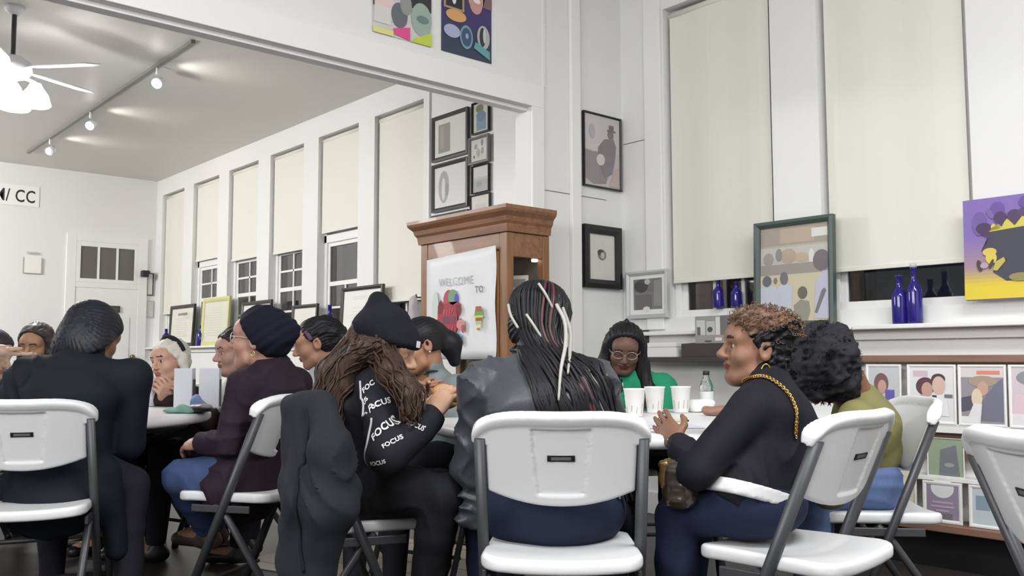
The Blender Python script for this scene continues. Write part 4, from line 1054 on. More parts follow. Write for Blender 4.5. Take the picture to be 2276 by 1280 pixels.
def torso(p, g, k=.022, bust=.0, belly=.0, hem=0, fat=1.0):
    """Trunk from hips to neck base; g = clothing allowance."""
    s = p.s; L = p.N - p.H; r, cr = p.r, p.cr; bend = p.f * -.025; g = g - .006
    H0 = p.H - p.spine * hem; W = p.H + L * .36 + bend; C = p.H + L * .70 + bend * .9; U = p.H + L * .90 + bend * .4
    o = [ec(H0, W, ((.165 * fat) * s + g, .105 * fat * s + g), (.128 * fat * s + g, .092 * fat * s + g), r, k), ec(W, C, (.128 * fat * s + g, .092 * fat * s + g), (.148 * fat * s + g, .100 * fat * s + g), cr, k),
         ec(C, U, (.148 * fat * s + g, .100 * fat * s + g), (.115 * s + g, .070 * s + g), cr, k)]
    for q in 'RL':
        o.append(rc(p.N - p.spine * .03, p.S[q], .046 * s + g, .046 * s + g, k * 1.5)); o.append(rc(C * .4 + U * .6, p.S[q] - UP * .02, .055 * s + g, .046 * s + g, k * 1.5))
        if bust:
            sg = 1 if q == 'R' else -1; o.append(el(C - p.spine * .02 + p.cf * (.072 + g) + p.cr * sg * .070, (.060 * bust, .056 * bust, .060 * bust), k=.03))
    if belly: o.append(el(W - p.spine * .06 + p.f * .05, (.12, .10, .10), np.array((p.r, p.f, (0, 0, 1.))), k=.04))
    return o

def sleeve(p, q, g, end=1.0, puff=0):
    s = p.s; E, S, W = p.E[q], p.S[q], p.W[q]; W2 = E + (W - E) * end
    return [rc(S, E, .044 * s + g, .036 * s + g + puff * .5, .025), rc(E, W2, .036 * s + g + puff * .5, (.036 - .010 * end) * s + g, .012)]

def legs_prims(p, g, ends=.97):
    s = p.s; g = g - .004; o = [ec(p.H - p.r * .075, p.H + p.r * .075, (.098 * s + g, .092 * s + g), (.098 * s + g, .092 * s + g), (0, 0, 1), .02)]
    for q in 'RL':
        a = p.K[q] + (p.A[q] - p.K[q]) * ends
        o += [rc(p.hj[q], p.K[q], .078 * s + g, .054 * s + g, .025), rc(p.K[q], p.K[q] * .62 + a * .38, .052 * s + g, .050 * s + g, .015), rc(p.K[q] * .62 + a * .38, a, .050 * s + g, .036 * s + g, .015)]
    return o

def body(p, sk, h=.006, closed=True, wide=1.0, name='body', parent=None, hands='RL', hs=1.0, cheek=0):
    """One continuous figure: head, neck, trunk, arms with hands, legs and feet."""
    s = p.s; hs = hs * s; nk = p.hd + (-p.R[1] * .018 - p.R[2] * .075) * s
    P = torso(p, -.020) + legs_prims(p, -.014, 1.0)
    P += [rc(p.N - p.spine * .04, nk, .056 * s, .050 * s, .03), rc(p.N, p.hd + (-p.R[1] * .03 - p.R[2] * .03) * s, .052 * s, .054 * s, .02)]
    for q in 'RL':
        P += [rc(p.S[q], p.E[q], .038 * s, .032 * s, .03), rc(p.E[q], p.W[q], .033 * s, .023 * s, .015)]
        ft = p.A[q] + p.f * .13 + np.array((0, 0, -.045)); P.append(rc(p.A[q] + (0, 0, -.04), ft, .036, .026, .03))
    hp = Field(head_prims(closed, wide))
    P.append(local(hp, p.hd, p.R, s, .014))
    for q in hands: P += hand_prims(p.W[q], p.hand[q][0], p.hand[q][1], q, p.hand[q][2], hs)
    f = Field(P); c, R = V3(p.hd), np.array(p.R, F32)
    def reg(C):
        q = (C - c) @ R.T / F32(s); m = np.zeros(len(C), int)
        lip = ((q[:, 0] / .023) ** 2 + ((q[:, 2] + .053) / .0135) ** 2 < 1) & (q[:, 1] > .07)
        ax = np.abs(q[:, 0]); bz = .038 - 7 * (ax - .032) ** 2
        br = (ax > .012) & (ax < .052) & (np.abs(q[:, 2] - bz) < .0032) & (q[:, 1] > .04)
        m[lip] = 1; m[br] = 2
        return m
    o = field_obj(name, f, h, sk, parent, regions=reg)
    return o, f

def eyes(p, root, dz=0):
    for s in (-1, 1):
        bm = bmesh.new(); bmesh.ops.create_uvsphere(bm, u_segments=12, v_segments=8, radius=.0118)
        bm.normal_update()
        for f in bm.faces:
            f.smooth = True
            if f.calc_center_median().normalized().y > .74: f.material_index = 1
        me = bpy.data.meshes.new('eye'); bm.to_mesh(me); bm.free()
        for m in EYE: me.materials.append(m)
        o = link('eye', me, root); R = Matrix(p.R.T.tolist()).to_4x4()
        o.matrix_world = Matrix.Translation(p.hd + p.R.T @ np.array((s * .031, .0735, .010 + dz)) * p.s) @ R @ Matrix.Scale(p.s, 4)

def glasses(p, root, m=None, r=.024):
    m = m or BLACK; bm = bmesh.new(); T = lambda x, y, z: p.hd + p.R.T @ np.array((x, y, z)) * p.s
    for s in (-1, 1):
        tube_bm(bm, [T(s * .033 + r * 1.1 * math.cos(a), .094 - abs(math.cos(a) * s * .5 + .5) * .006, .010 + r * .8 * math.sin(a)) for a in np.linspace(0, 2 * PI, 17)], .0018, 5)
        tube_bm(bm, [T(s * .058, .09, .016), T(s * .074, .06, .016), T(s * .080, -.01, .012), T(s * .078, -.03, -.005)], .0018, 5)
    tube_bm(bm, [T(-.009, .096, .012), T(0, .099, .015), T(.009, .096, .012)], .0018, 5)
    return bm_obj('glasses', bm, m, root)

def shoes(p, root, m):
    for q in 'RL':
        a = p.A[q]; f = p.f; z = np.array((0, 0, 1.)); b = a - z * (a[2] - max(.035, a[2] - .055))
        field_obj('shoe', Field([rc(b - f * .03, b + f * .15, .036, .032, flat=(z, .9)), rc(a - z * .02, b, .042, .04, .03)], cuts=[((0, 0, -1), -(b[2] - .034))]), .011, m, root)

def cap_hair(thick=.016, ridges=(46, .0022), front=.0124, low=-.06, k=.01, cutn=(.785, -.62), extra=(), noise=None, seed=1):
    """Hair close to the skull, in the head frame; 'front' moves the hairline, ridges comb it into strands."""
    P = [el((0, -.014, .044), (.074 + thick, .094 + thick, .078 + thick), k=k), el((0, -.045, -.01), (.066 + thick * .7, .055 + thick * .7, .06), k=.03)] + list(extra)
    ns = list(noise or [])
    if ridges:
        n, a = ridges; ns.append(lambda P: (np.sin(np.arctan2(P[:, 0], P[:, 2] - .0) * F32(n) + 3 * np.sin(P[:, 1] * F32(40) + seed)) * F32(a)))
    f = Field(P, ns)
    class HF:
        def __call__(s, Q):
            d = f(Q); c = cutn[0] * Q[:, 1] + cutn[1] * Q[:, 2] - front
            h = np.maximum(.012 - np.abs(d - c), 0) / .012
            return np.maximum(np.maximum(d, c) + h * h * .003, low - Q[:, 2])
        def bounds(s): return f.bounds()
    return HF()

def place_local(f, p, k=.012): return local(f, p.hd, p.R, p.s, k)

def Lw(p, *q): return p.hd + p.R.T @ np.array(q, float) * p.s

def strands(bm, paths, r, n=5, mi=0):
    for pt in paths: tube_bm(bm, pt, r if not callable(r) else r(len(pt)), n, mi=mi)

def curve_pts(pts, n=14):
    """Catmull-Rom through the points."""
    P = [np.array(q, float) for q in pts]; P = [2 * P[0] - P[1]] + P + [2 * P[-1] - P[-2]]; out = []
    m = len(P) - 3
    for k in range(n):
        t = k / (n - 1) * m; i = min(int(t), m - 1); u = t - i; a, b, c, d = P[i:i + 4]
        out.append(.5 * (2 * b + (c - a) * u + (2 * a - 5 * b + 4 * c - d) * u * u + (3 * b - a - 3 * c + d) * u ** 3))
    return out

def person(label): return empty('person', (0, 0, 0), 0, label, 'person')
def seat_root(root, p):
    """Move the Empty to the seat under the figure while its parts stay where they are."""
    o = Vector((p.H[0], p.H[1], 0)); root.location = o
    for c in root.children: c.location = Vector(c.location) - o

def cloth(name, rgb, rough=.85, **kw): return mat(name, srgb(*[int(c * (.86 if max(rgb) < 110 else .95)) for c in rgb]), rough, bump=.25, bscale=220, vary=.06, vscale=9, spec=.25, **kw)

HAIRB = mat('black_hair', srgb(19, 18, 22), .5, spec=.3)
HAIRD = mat('dark_brown_hair', srgb(34, 27, 25), .5, spec=.3)

# ---- the braided woman in the leather jacket, seen from behind
def braided():
    root = person('person seen from behind with long black and silver braids and a dark leather jacket')
    p = pose((-1.948, 1.861, 0.554), (-2.002, 1.856, 0.964), (-2.083, 1.934, 1.074), 2.3702, (2.2131, -22, 4), s=1.0, sw=.163, sdrop=.06,
             arms={'R': {'w': (-2.112, 2.211, 0.777), 'hint': (.25, .3, -1)}, 'L': {'w': (-2.309, 1.955, 0.779), 'hint': (-.12, -.12, -1)}},
             legs={'R': {'k': (-2.079, 2.226, 0.447)}, 'L': {'k': (-2.305, 1.922, 0.453)}})
    b, _ = body(p, skin('b1', (120, 84, 66)), .008, parent=root)
    g = .026
    top = Field([ec(p.H - p.r * .155 + p.f * .08 + UP * .06, p.H - p.r * .19 + p.f * .13 - UP * .08, (.03, .10), (.035, .11), p.f, .03)] + torso(p, g, bust=0, hem=.0, fat=1.06) + sleeve(p, 'R', g + .006, .95, .006) + sleeve(p, 'L', g + .006, .95, .006) +
                [rc(p.N - p.spine * .03, p.N + (p.hd - p.N) * .35, .072, .064, .03)], [folds(34, .016, (.45, .5, .75), 5), folds(60, .006, (.3, .4, -.8), 9), ripple(22, .005, 5)])
    field_obj('leather_jacket', top, .0085, mat('black_leather', srgb(62, 65, 70), .40, spec=.45, bump=.25, bscale=140, vary=.12, vscale=7), root)
    tail = Field([ec(p.H - p.spine * .035, p.H + p.spine * .10, (.176, .128), (.165, .115), p.r, .03)], [folds(40, .006, (.2, .2, 1), 2)])
    field_obj('grey_shirt_hem', tail, .011, cloth('shirt_hem_grey', (66, 66, 68)), root)
    field_obj('jeans', Field(legs_prims(p, .036) + [ec(p.H - p.r * .10, p.H + p.r * .10, (.105, .10), (.105, .10), UP, .03), el(p.H - p.f * .055 - UP * .015, (.19, .13, .105), np.array((p.r, p.f, UP)), .05)], [ripple(34, .004, 11)]), .010, cloth('dark_denim', (34, 42, 66)), root)
    shoes(p, root, BLACK)
    hf = cap_hair(.017, (30, .0030), .012, -.085, extra=[el((0, -.05, -.04), (.075, .06, .07), k=.03)])
    field_obj('hair', Field([place_local(hf, p)]), .006, HAIRB, root)
    rs = random.Random(7); SILV = mat('silver_hair', srgb(168, 166, 160), .5); REDH = mat('wine_hair', srgb(74, 30, 38), .45); BRN2 = mat('ash_brown_hair', srgb(96, 84, 76), .5)
    right = p.cr; N = p.N
    for i in range(74):
        u = (i + .5) / 74; ang = -1.75 + 3.5 * u + rs.uniform(-.04, .04)        # around the back of the head
        lay = (i % 3) * .004
        hp = lambda th, dx=0: Lw(p, (.089 + lay) * math.sin(th) * math.sin(ang) + dx, -.014 - (.109 + lay) * math.sin(th) * math.cos(ang), .042 + (.093 + lay) * math.cos(th))
        top_, mid0, mid = hp(.12), hp(.75), hp(1.45); nape = Lw(p, math.sin(ang) * .072 + .025, -.035 - math.cos(ang) * (.080 + lay), -.075)
        sh = N + right * (.085 + .085 * math.sin(ang) + rs.uniform(-.02, .02)) - p.cf * (.105 + lay) - UP * rs.uniform(.02, .08)
        end = N + right * (.165 + .10 * math.sin(ang) + rs.uniform(-.03, .03)) - p.cf * (.135 + lay) - UP * rs.uniform(.24, .40)
        if i > 62: sh = N + right * (.17 + rs.uniform(-.02, .02)) - p.cf * .02 - UP * .02; end = N + right * rs.uniform(.20, .25) - p.cf * .06 - UP * rs.uniform(.2, .32)
        pts = curve_pts([top_, mid0, mid, nape, sh, sh * .5 + end * .5 + right * .008, end], 34)
        _q = np.array(pts, F32); _d = top(_q); _c = snap(top, _q, .008, 5); pts = [tuple(map(float, c if dd < .008 else q)) for q, c, dd in zip(_q, _c, _d)]
        m = SILV if i in (55, 60) else REDH if i in (44, 50) else HAIRB
        n = len(pts); tube('braid', pts, [(.0060 + .0012 * math.sin(k * 2.4)) * (1 if k < n - 6 else .5 + .083 * (n - k)) for k in range(n)], m, root, 6)
    for pp in ([(-1.977, 1.909, 1.141), (-1.942, 1.910, 1.087), (-1.887, 1.859, 1.018), (-1.850, 1.804, 0.947), (-1.831, 1.775, 0.860)], [(-1.980, 1.938, 1.132), (-1.947, 1.938, 1.060), (-1.895, 1.884, 0.992), (-1.845, 1.826, 0.934)]):
        _q = np.array(curve_pts(pp, 30), F32); _d = top(_q); _c = snap(top, _q, .02, 5)
        tube('braid', [tuple(map(float, c if dd < .02 else q)) for q, c, dd in zip(_q, _c, _d)], [.0062 * (1 - .5 * max(0, k - 18) / 12) for k in range(30)], SILV, root, 6)
    for ang, z0, z1 in ((-.9, .03, -.06), (-.1, -.02, -.085), (.12, .085, .02)):     # silver twists wound over the wrapped braids
        tube('braid', curve_pts([Lw(p, math.sin(ang) * .106, -.02 - math.cos(ang) * .122, z0), Lw(p, math.sin(ang + .25) * .106, -.02 - math.cos(ang + .25) * .121, (z0 + z1) / 2), Lw(p, math.sin(ang + .55) * .096, -.02 - math.cos(ang + .55) * .112, z1)], 18), .0042, SILV, root, 6)
    seat_root(root, p)
braided()

# ---- the woman with the black bob on the left, seen from behind
def bob():
    root = person('person seen from behind with black bob and navy coat at the left table')
    p = pose((-3.750, 1.006, 0.549), (-3.763, 1.063, 0.965), (-3.844, 1.127, 1.060), 2.5970, (2.0735, -28, -6), s=1.04, sw=.18,
             arms={'R': {'w': (-4.002, 1.246, 0.721), 'e': (-3.727, 1.234, 0.647)}, 'L': {'w': (-4.102, 0.976, 0.747), 'hint': (-.35, -.3, -1)}},
             legs={'R': {'k': (-3.696, 1.242, 0.491), 'a': (-3.678, 1.242, 0.029)}, 'L': {'k': (-4.059, 1.060, 0.453)}})
    body(p, skin('b2', (128, 94, 76)), .009, parent=root)
    NAVY = cloth('navy_coat', (22, 28, 38), .8)
    g = .026
    f = Field(torso(p, g, hem=.05, fat=1.03) + sleeve(p, 'R', g + .006, 1.0, .01) + sleeve(p, 'L', g + .006, 1.0, .01) + [rc(p.N - p.spine * .03, p.N + (p.hd - p.N) * .45, .085, .075, .03)] +
              [ec(p.H - p.spine * .02, p.H - UP * .10 - p.f * .03, (.185, .13), (.20, .14), p.r, .03), rc(p.H + p.r * .17 - p.f * .02, p.H + p.r * .20 - UP * .30 + p.f * .02, .05, .045, .04)], [folds(30, .014, (.4, .4, .8), 3), ripple(20, .005, 3)])
    field_obj('coat', f, .010, NAVY, root)
    field_obj('trousers', Field(legs_prims(p, .014), [ripple(30, .004, 8)]), .012, cloth('charcoal_trousers', (34, 36, 44)), root)
    shoes(p, root, BLACK)
    hf = cap_hair(.024, (40, .0022), .02, -.20, extra=[el((0, -.035, -.035), (.104, .092, .095), k=.04), el((-.055, -.02, -.075), (.062, .075, .07), k=.04), el((.055, -.02, -.07), (.056, .075, .07), k=.04)])
    field_obj('hair', Field([place_local(hf, p)]), .007, mat('blue_black_hair', srgb(24, 26, 33), .5, spec=.4), root)
    seat_root(root, p)
bob()

# ---- the beanie wearer in the lettered hoodie
def beanie():
    root = person('person in a black beanie and white lettered hoodie, long wavy brown hair')
    p = pose((-2.640, 1.634, 0.548), (-2.636, 1.621, 0.955), (-2.543, 1.661, 0.997), 1.2706, (0.7470, -15, 0), s=1.0, sw=.165,
             arms={'R': {'w': (-2.290, 1.669, 0.799), 'e': (-2.317, 1.530, 0.690), 'd': np.array((-2.285, 1.727, 0.871)) - np.array((-2.290, 1.669, 0.799)), 't': np.array((-2.340, 1.692, 0.888)) - np.array((-2.281, 1.675, 0.834)), 'curl': .55},
                   'L': {'w': (-2.501, 1.824, 0.798), 'hint': (.3, .2, -1), 'd': np.array((-2.417, 1.822, 0.854)) - np.array((-2.501, 1.824, 0.798)), 't': (0, 0, 1), 'curl': .6}},
             legs={'R': {'k': (-2.282, 1.707, 0.554), 'a': (-2.374, 1.704, 0.212)}, 'L': {'k': (-2.490, 1.868, 0.533), 'a': (-2.568, 1.880, 0.204)}})
    b, bf = body(p, skin('b3', (190, 150, 126)), .0055, parent=root)
    g = .018
    f = Field(torso(p, g, bust=.9, hem=.03, fat=1.0) + sleeve(p, 'R', g + .004, .93, .01) + sleeve(p, 'L', g + .004, .93, .01) + [rc(p.N - p.spine * .03, p.N + (p.hd - p.N) * .3 - p.cf * .03, .075, .07, .03)], [folds(38, .005, (.5, .5, .7), 4), ripple(22, .003, 4)])
    BLK = cloth('black_fleece', (34, 35, 42), .85)
    field_obj('hoodie', f, .008, BLK, root)
    LT = mat('white_lettering', srgb(214, 214, 212), .7)
    def letter(word, o, u, hgt):
        """Lettering printed along the sleeve: baseline direction u, projected on to the cloth."""
        o, u = np.array(o, float), unit(u); o = snap(f, o)[0].astype(float); n = grad(f, o[None].astype(F32))[0].astype(float)
        u = unit(u - n * (u @ n)); v = np.cross(n, u)
        tv, tf = text_polys(word, hgt, .03); tv = tv * (.98, 1)
        tv = tv - (tv.max(0) / 2)
        bm = bmesh.new(); vs = [bm.verts.new(o + u * x + v * y + n * .01) for x, y in tv]
        for q in tf:
            try: bm.faces.new([vs[i] for i in q])
            except ValueError: pass
        bmesh.ops.triangulate(bm, faces=bm.faces[:])
        bmesh.ops.subdivide_edges(bm, edges=[e for e in bm.edges if e.calc_length() > hgt * .3], cuts=2, use_grid_fill=True)
        bmesh.ops.triangulate(bm, faces=bm.faces[:])
        co = np.array([x.co for x in bm.verts], F32); co2 = snap(f, co, .0025)
        for x, c in zip(bm.verts, co2): x.co = c
        me = bpy.data.meshes.new('lettering'); bm.to_mesh(me); bm.free(); me.materials.append(LT); link('lettering', me, root)
    D = lambda a, b: np.array(b) - np.array(a)
    letter('FOCUS', (-2.329, 1.492, 0.890), D((-2.358, 1.463, 0.855), (-2.307, 1.513, 0.928)), .025)
    letter('FOCUS', (-2.272, 1.475, 0.813), D((-2.297, 1.451, 0.776), (-2.248, 1.499, 0.848)), .027)
    letter("US", (-2.413, 1.430, 0.854), D((-2.424, 1.422, 0.827), (-2.405, 1.437, 0.877)), .020)
    letter('FOC', (-2.392, 1.476, 0.930), D((-2.411, 1.457, 0.911), (-2.377, 1.491, 0.949)), .020)
    letter('FOCUS', (-2.254, 1.504, 0.743), D((-2.276, 1.481, 0.716), (-2.234, 1.524, 0.762)), .018)
    letter('FOCUS', (-2.255, 1.590, 0.778), D((-2.278, 1.562, 0.791), (-2.243, 1.606, 0.760)), .016)
    letter('FOCUS', (-2.296, 1.494, 0.678), D((-2.312, 1.477, 0.670), (-2.280, 1.512, 0.684)), .016)
    pip = mat('grey_piping', srgb(176, 176, 180), .7)
    for pts in ([(-2.456, 1.464, 0.929), (-2.433, 1.434, 0.889), (-2.419, 1.424, 0.854), (-2.415, 1.432, 0.827), (-2.387, 1.435, 0.814)], [(-2.346, 1.452, 0.806), (-2.346, 1.456, 0.773), (-2.344, 1.462, 0.739), (-2.350, 1.460, 0.706), (-2.374, 1.467, 0.663), (-2.397, 1.475, 0.641)]):
        q = snap(f, curve_pts(pts, 26), .002)
        for _ in range(6): q[1:-1] = (q[:-2] + q[1:-1] * 2 + q[2:]) / 4
        q = snap(f, q, .002, 3); tube('seam_piping', [tuple(map(float, c)) for c in q], .0035, pip, root, 6)
    field_obj('trousers', Field(legs_prims(p, .018), [folds(36, .009, (.4, .4, .8), 6)]), .010, cloth('black_joggers', (30, 31, 36)), root)
    shoes(p, root, BLACK)
    # beanie: ribbed cuff, soft crown rising to a slouched peak
    bn = Field([el((0, -.010, .070), (.094, .112, .060), k=.03), rc((0, -.045, .10), (0, -.070, .165), .070, .022, k=.05), rc((0, -.03, .11), (0, -.055, .150), .075, .03, k=.04), el((0, .012, .052), (.092, .104, .036), k=.015)],
               [lambda P: (np.sin(np.arctan2(P[:, 0], P[:, 1]) * F32(44)) * F32(.0011))], [((0, .10, -1), -.024)])
    o = field_obj('beanie', Field([place_local(bn, p)]), .006, cloth('black_knit', (27, 29, 38), .9), root)
    bmf = Field([place_local(bn, p)])
    c = snap(bmf, [Lw(p, .034, .115, .058)], .001)[0]
    rgt = p.R[0]; t = box('beanie_patch', -.008, .008, -.0015, .0015, -.011, .011, mat('patch_red_white', srgb(206, 190, 190), .6), root, bevel=.001)
    n = grad(bmf, c[None])[0].astype(float); x = unit(np.cross(n, p.R[2])); z = np.cross(x, n)
    t.matrix_world = Matrix([[x[i], -n[i], z[i], c[i]] for i in range(3)] + [[0, 0, 0, 1]])
    # long wavy hair: soft mass with many separate locks over it
    back = -p.cf; hair = [place_local(cap_hair(.014, (40, .002), .004, -.05), p)]
    def chain(pts, r):
        return [rc(pts[i], pts[i + 1], r[i], r[i + 1], .025) for i in range(len(pts) - 1)]
    front = [(-2.460, 1.604, 0.995), (-2.377, 1.584, 0.937), (-2.307, 1.577, 0.899), (-2.281, 1.581, 0.865), (-2.271, 1.582, 0.818), (-2.273, 1.584, 0.786)]
    rear = [(-2.549, 1.577, 1.010), (-2.557, 1.544, 0.952), (-2.557, 1.507, 0.873), (-2.556, 1.477, 0.760)]
    rear2 = [(-2.618, 1.606, 0.996), (-2.653, 1.576, 0.914), (-2.647, 1.532, 0.826), (-2.619, 1.488, 0.706)]
    mid_ = [(-2.445, 1.557, 1.016), (-2.472, 1.545, 0.996), (-2.506, 1.538, 0.979), (-2.539, 1.520, 0.945)]
    out = lambda pts, o: [tuple(map(float, snap(f, q, o)[0])) if f(np.array([q], F32))[0] < o else q for q in pts]
    front, rear, rear2 = out(front, .012), out(rear, .004), out(rear2, .004)
    hair += chain(front, (.034, .034, .030, .026, .022, .012)) + chain(mid_, (.036, .034, .032, .03)) + chain(rear, (.038, .036, .034, .024)) + chain(rear2, (.038, .036, .034, .024))
    hf = Field(hair, [ripple(75, .006, 3, (1, 1, .4))])
    BH = mat('brown_wavy_hair', srgb(62, 45, 38), .55, vary=.4, vscale=30, stretch=(3, 3, .6), spec=.3)
    field_obj('hair', hf, .0075, BH, root)
    rs = random.Random(3); bm = bmesh.new()
    for i in range(170):
        path = (front, front, mid_, rear, rear2)[i % 5]; off = np.array([rs.gauss(0, 1) for _ in range(3)]) * .022; ph = rs.uniform(0, 6); L = rs.uniform(.75, 1.12)
        base = curve_pts(path, 18); pts = []
        for k in range(18):
            t = k / 17 * L; q = base[min(17, int(t * 17))] if t < 1 else base[17] + (base[17] - base[16]) * (t - 1) * 17
            pts.append(np.array(q) + off * (1 + .5 * t) + (p.cr * math.sin(t * 17 + ph) + p.cf * math.cos(t * 17 + ph)) * .009 * min(1, t * 3))
        co = snap(hf, pts, .003, 4).astype(float); w = .72
        pts = [tuple(np.array(q) * (1 - w) + c * w) for q, c in zip(pts, co)]
        tube_bm(bm, pts, [.0046 * (1 - .6 * k / 17) for k in range(18)], 5)
    o = bm_obj('hair_locks', bm, BH, root, kind='stuff')
    seat_root(root, p)
    return p
PB = beanie()

# ---- the woman with the gold strap, facing left
def goldstrap():
    root = person('person with short curly brown hair and black top, hand raised over the table')
    p = pose((-1.547, 2.271, 0.576), (-1.535, 2.368, 0.893), (-1.582, 2.363, 0.995), 3.5046, (4.0282, 6, 0), s=.97, sw=.172,
             arms={'L': {'w': (-1.780, 2.231, 0.716), 'e': (-1.572, 2.048, 0.667), 'd': np.array((-1.914, 2.281, 0.805)) - np.array((-1.780, 2.231, 0.716)), 't': np.array((-1.816, 2.269, 0.823)) - np.array((-1.804, 2.230, 0.749)), 'curl': .10},
                   'R': {'w': (-1.838, 2.579, 0.691), 'hint': (-.2, .6, -.6), 'curl': .3}},
             legs={'L': {'k': (-1.688, 2.117, 0.517), 'a': (-1.703, 2.110, 0.172)}, 'R': {'k': (-1.880, 2.446, 0.513), 'a': (-1.927, 2.462, 0.182)}})
    b, bf = body(p, skin('b4', (134, 98, 78)), .0052, closed=False, parent=root)
    eyes(p, root)
    g = .014
    f = Field(torso(p, g, bust=1.0, hem=-.012, fat=1.14) + sleeve(p, 'L', g + .004, .95, .004) + sleeve(p, 'R', g + .004, .95, .004) + [rc(p.N - p.spine * .03, p.N + (p.hd - p.N) * .25, .066, .060, .03)], [folds(34, .010, (.5, .5, .7), 6), ripple(24, .004, 6)])
    field_obj('black_top', f, .008, cloth('black_jersey', (24, 25, 33), .8), root)
    field_obj('white_shirt_hem', Field([ec(p.H - p.spine * .045, p.H + p.spine * .03, (.206, .152), (.200, .146), p.r, .03)], [ripple(40, .003, 3)], [(p.spine, float(p.spine @ (p.H + p.spine * .022))), (-p.spine, float(-p.spine @ (p.H - p.spine * .018)))]), .009, cloth('white_cotton', (222, 222, 222)), root)
    field_obj('jeans', Field(legs_prims(p, .02) + [el(p.H - p.f * .04 - UP * .02, (.17, .12, .09), np.array((p.r, p.f, UP)), .03)], [folds(38, .008, (.4, .2, .9), 12)]), .010, cloth('navy_denim', (34, 42, 72)), root)
    shoes(p, root, mat('tan_shoe', srgb(120, 100, 84), .5))
    # white cuff edge and bracelet at the raised wrist
    W, E = p.W['L'], p.E['L']; u = unit(W - E); a = unit(np.cross(u, UP)); bq = np.cross(u, a)
    tube('bracelet', [W - u * .012 + (a * math.cos(t) + bq * math.sin(t)) * .030 for t in np.linspace(0, 2 * PI, 20)], .0045, mat('silver_metal', srgb(190, 188, 184), .25, metal=1), root, 6)
    ear = Lw(p, -.083, -.012, -.036)
    tube('earring', [ear + p.R.T @ np.array((0, math.cos(t) * .013, -.022 + math.sin(t) * .022)) for t in np.linspace(0, 2 * PI, 18)], .0024, mat('gold_metal', srgb(206, 168, 96), .25, metal=1), root, 6)
    # short tapered curls, brown on top and dark at the nape
    cp = cap_hair(.009, None, .006, -.078, extra=[el((0, -.05, -.035), (.062, .05, .055), k=.03), el((0, -.035, .08), (.086, .10, .055), k=.03), el((0, .03, .09), (.062, .055, .038), k=.03)], noise=[ripple(210, .006, 5), ripple(420, .0025, 8)])
    hf = Field([place_local(cp, p)])
    TOPH = mat('brown_curls', srgb(104, 78, 60), .6, vary=.35, vscale=60)
    c, R = V3(p.hd), np.array(p.R, F32)
    field_obj('hair', hf, .005, [TOPH, HAIRB], root, regions=lambda C: ((((C - c) @ R.T)[:, 2] + .45 * ((C - c) @ R.T)[:, 1]) < .062).astype(int))
    rs = random.Random(5); bm = bmesh.new()
    for i in range(420):
        t = rs.uniform(0, 2 * PI); z = rs.uniform(.2, 1); d = np.array((math.cos(t) * math.sqrt(1 - z * z), math.sin(t) * math.sqrt(1 - z * z) * 1.2 - .15, z)) * .11 + (0, -.01, .04)
        if .785 * d[1] - .62 * d[2] > .016: continue
        o = snap(hf, [Lw(p, *d)], -.002)[0].astype(float); n = grad(hf, o[None].astype(F32))[0].astype(float); a = unit(np.cross(n, (.3, .5, .8))); b2 = np.cross(n, a); r = rs.uniform(.003, .0055); ph = rs.uniform(0, 6)
        tube_bm(bm, [o + n * k * .0022 + (a * math.cos(ph + k * .9) + b2 * math.sin(ph + k * .9)) * r for k in range(8)], .0013, 4)
    bm_obj('curls', bm, TOPH, root, kind='stuff')
    seat_root(root, p)
    return p, f
PG, FG = goldstrap()
# her bag: quilted pouch in her lap with a gold chain worn over the shoulder
bg = empty('shoulder_bag', tuple((-1.643, 2.095, 0.624)), 3.5046 + PI / 2, 'small black quilted bag with gold trim and a long gold chain strap', 'bag')
field_obj('pouch', Field([rb((0, 0, 0), (.095, .042, .062), None, .03)], [lambda P: (np.abs(np.sin((P[:, 0] + P[:, 2]) * F32(75))) + np.abs(np.sin((P[:, 0] - P[:, 2]) * F32(75)))) * F32(-.003)]), .006, mat('black_quilt', srgb(52, 42, 34), .3, coat=.3), bg)
field_obj('flap', Field([rb((0, -.036, .028), (.090, .012, .036), None, .01)], [lambda P: (np.abs(np.sin((P[:, 0] + P[:, 2]) * F32(75))) + np.abs(np.sin((P[:, 0] - P[:, 2]) * F32(75)))) * F32(-.003)]), .006, mat('bronze_quilt', srgb(116, 92, 52), .3, metal=.6), bg)
GOLD = mat('gold_metal', srgb(206, 168, 96), .25, metal=1)
boxes('clasp', [(-.016, .016, -.055, -.046, -.004, .02)], GOLD, bg, bevel=.004)
cpts = snap(FG, curve_pts([(-1.564, 2.272, 0.910), (-1.522, 2.257, 0.922), (-1.487, 2.267, 0.916), (-1.437, 2.268, 0.887), (-1.395, 2.274, 0.845), (-1.365, 2.269, 0.797), (-1.362, 2.279, 0.742)], 60), .006)
cpts = [np.array(q, float) for q in cpts]
bm = bmesh.new()
for i in range(0, 58):
    q = cpts[i]; u = unit(cpts[i + 1] - q); a = unit(np.cross(u, UP + .1)); b2 = np.cross(u, a); a, b2 = (a, b2) if i % 2 else (b2, a)
    tube_bm(bm, [q + u * math.cos(t) * .0062 + a * math.sin(t) * .0042 for t in np.linspace(0, 2 * PI, 9)], .0017, 4)
o = bm_obj('chain_strap', bm, GOLD, None, kind='stuff'); o.parent = bg; o.matrix_parent_inverse = (Matrix.Translation(bg.location) @ Matrix.Rotation(bg.rotation_euler.z, 4, 'Z')).inverted()

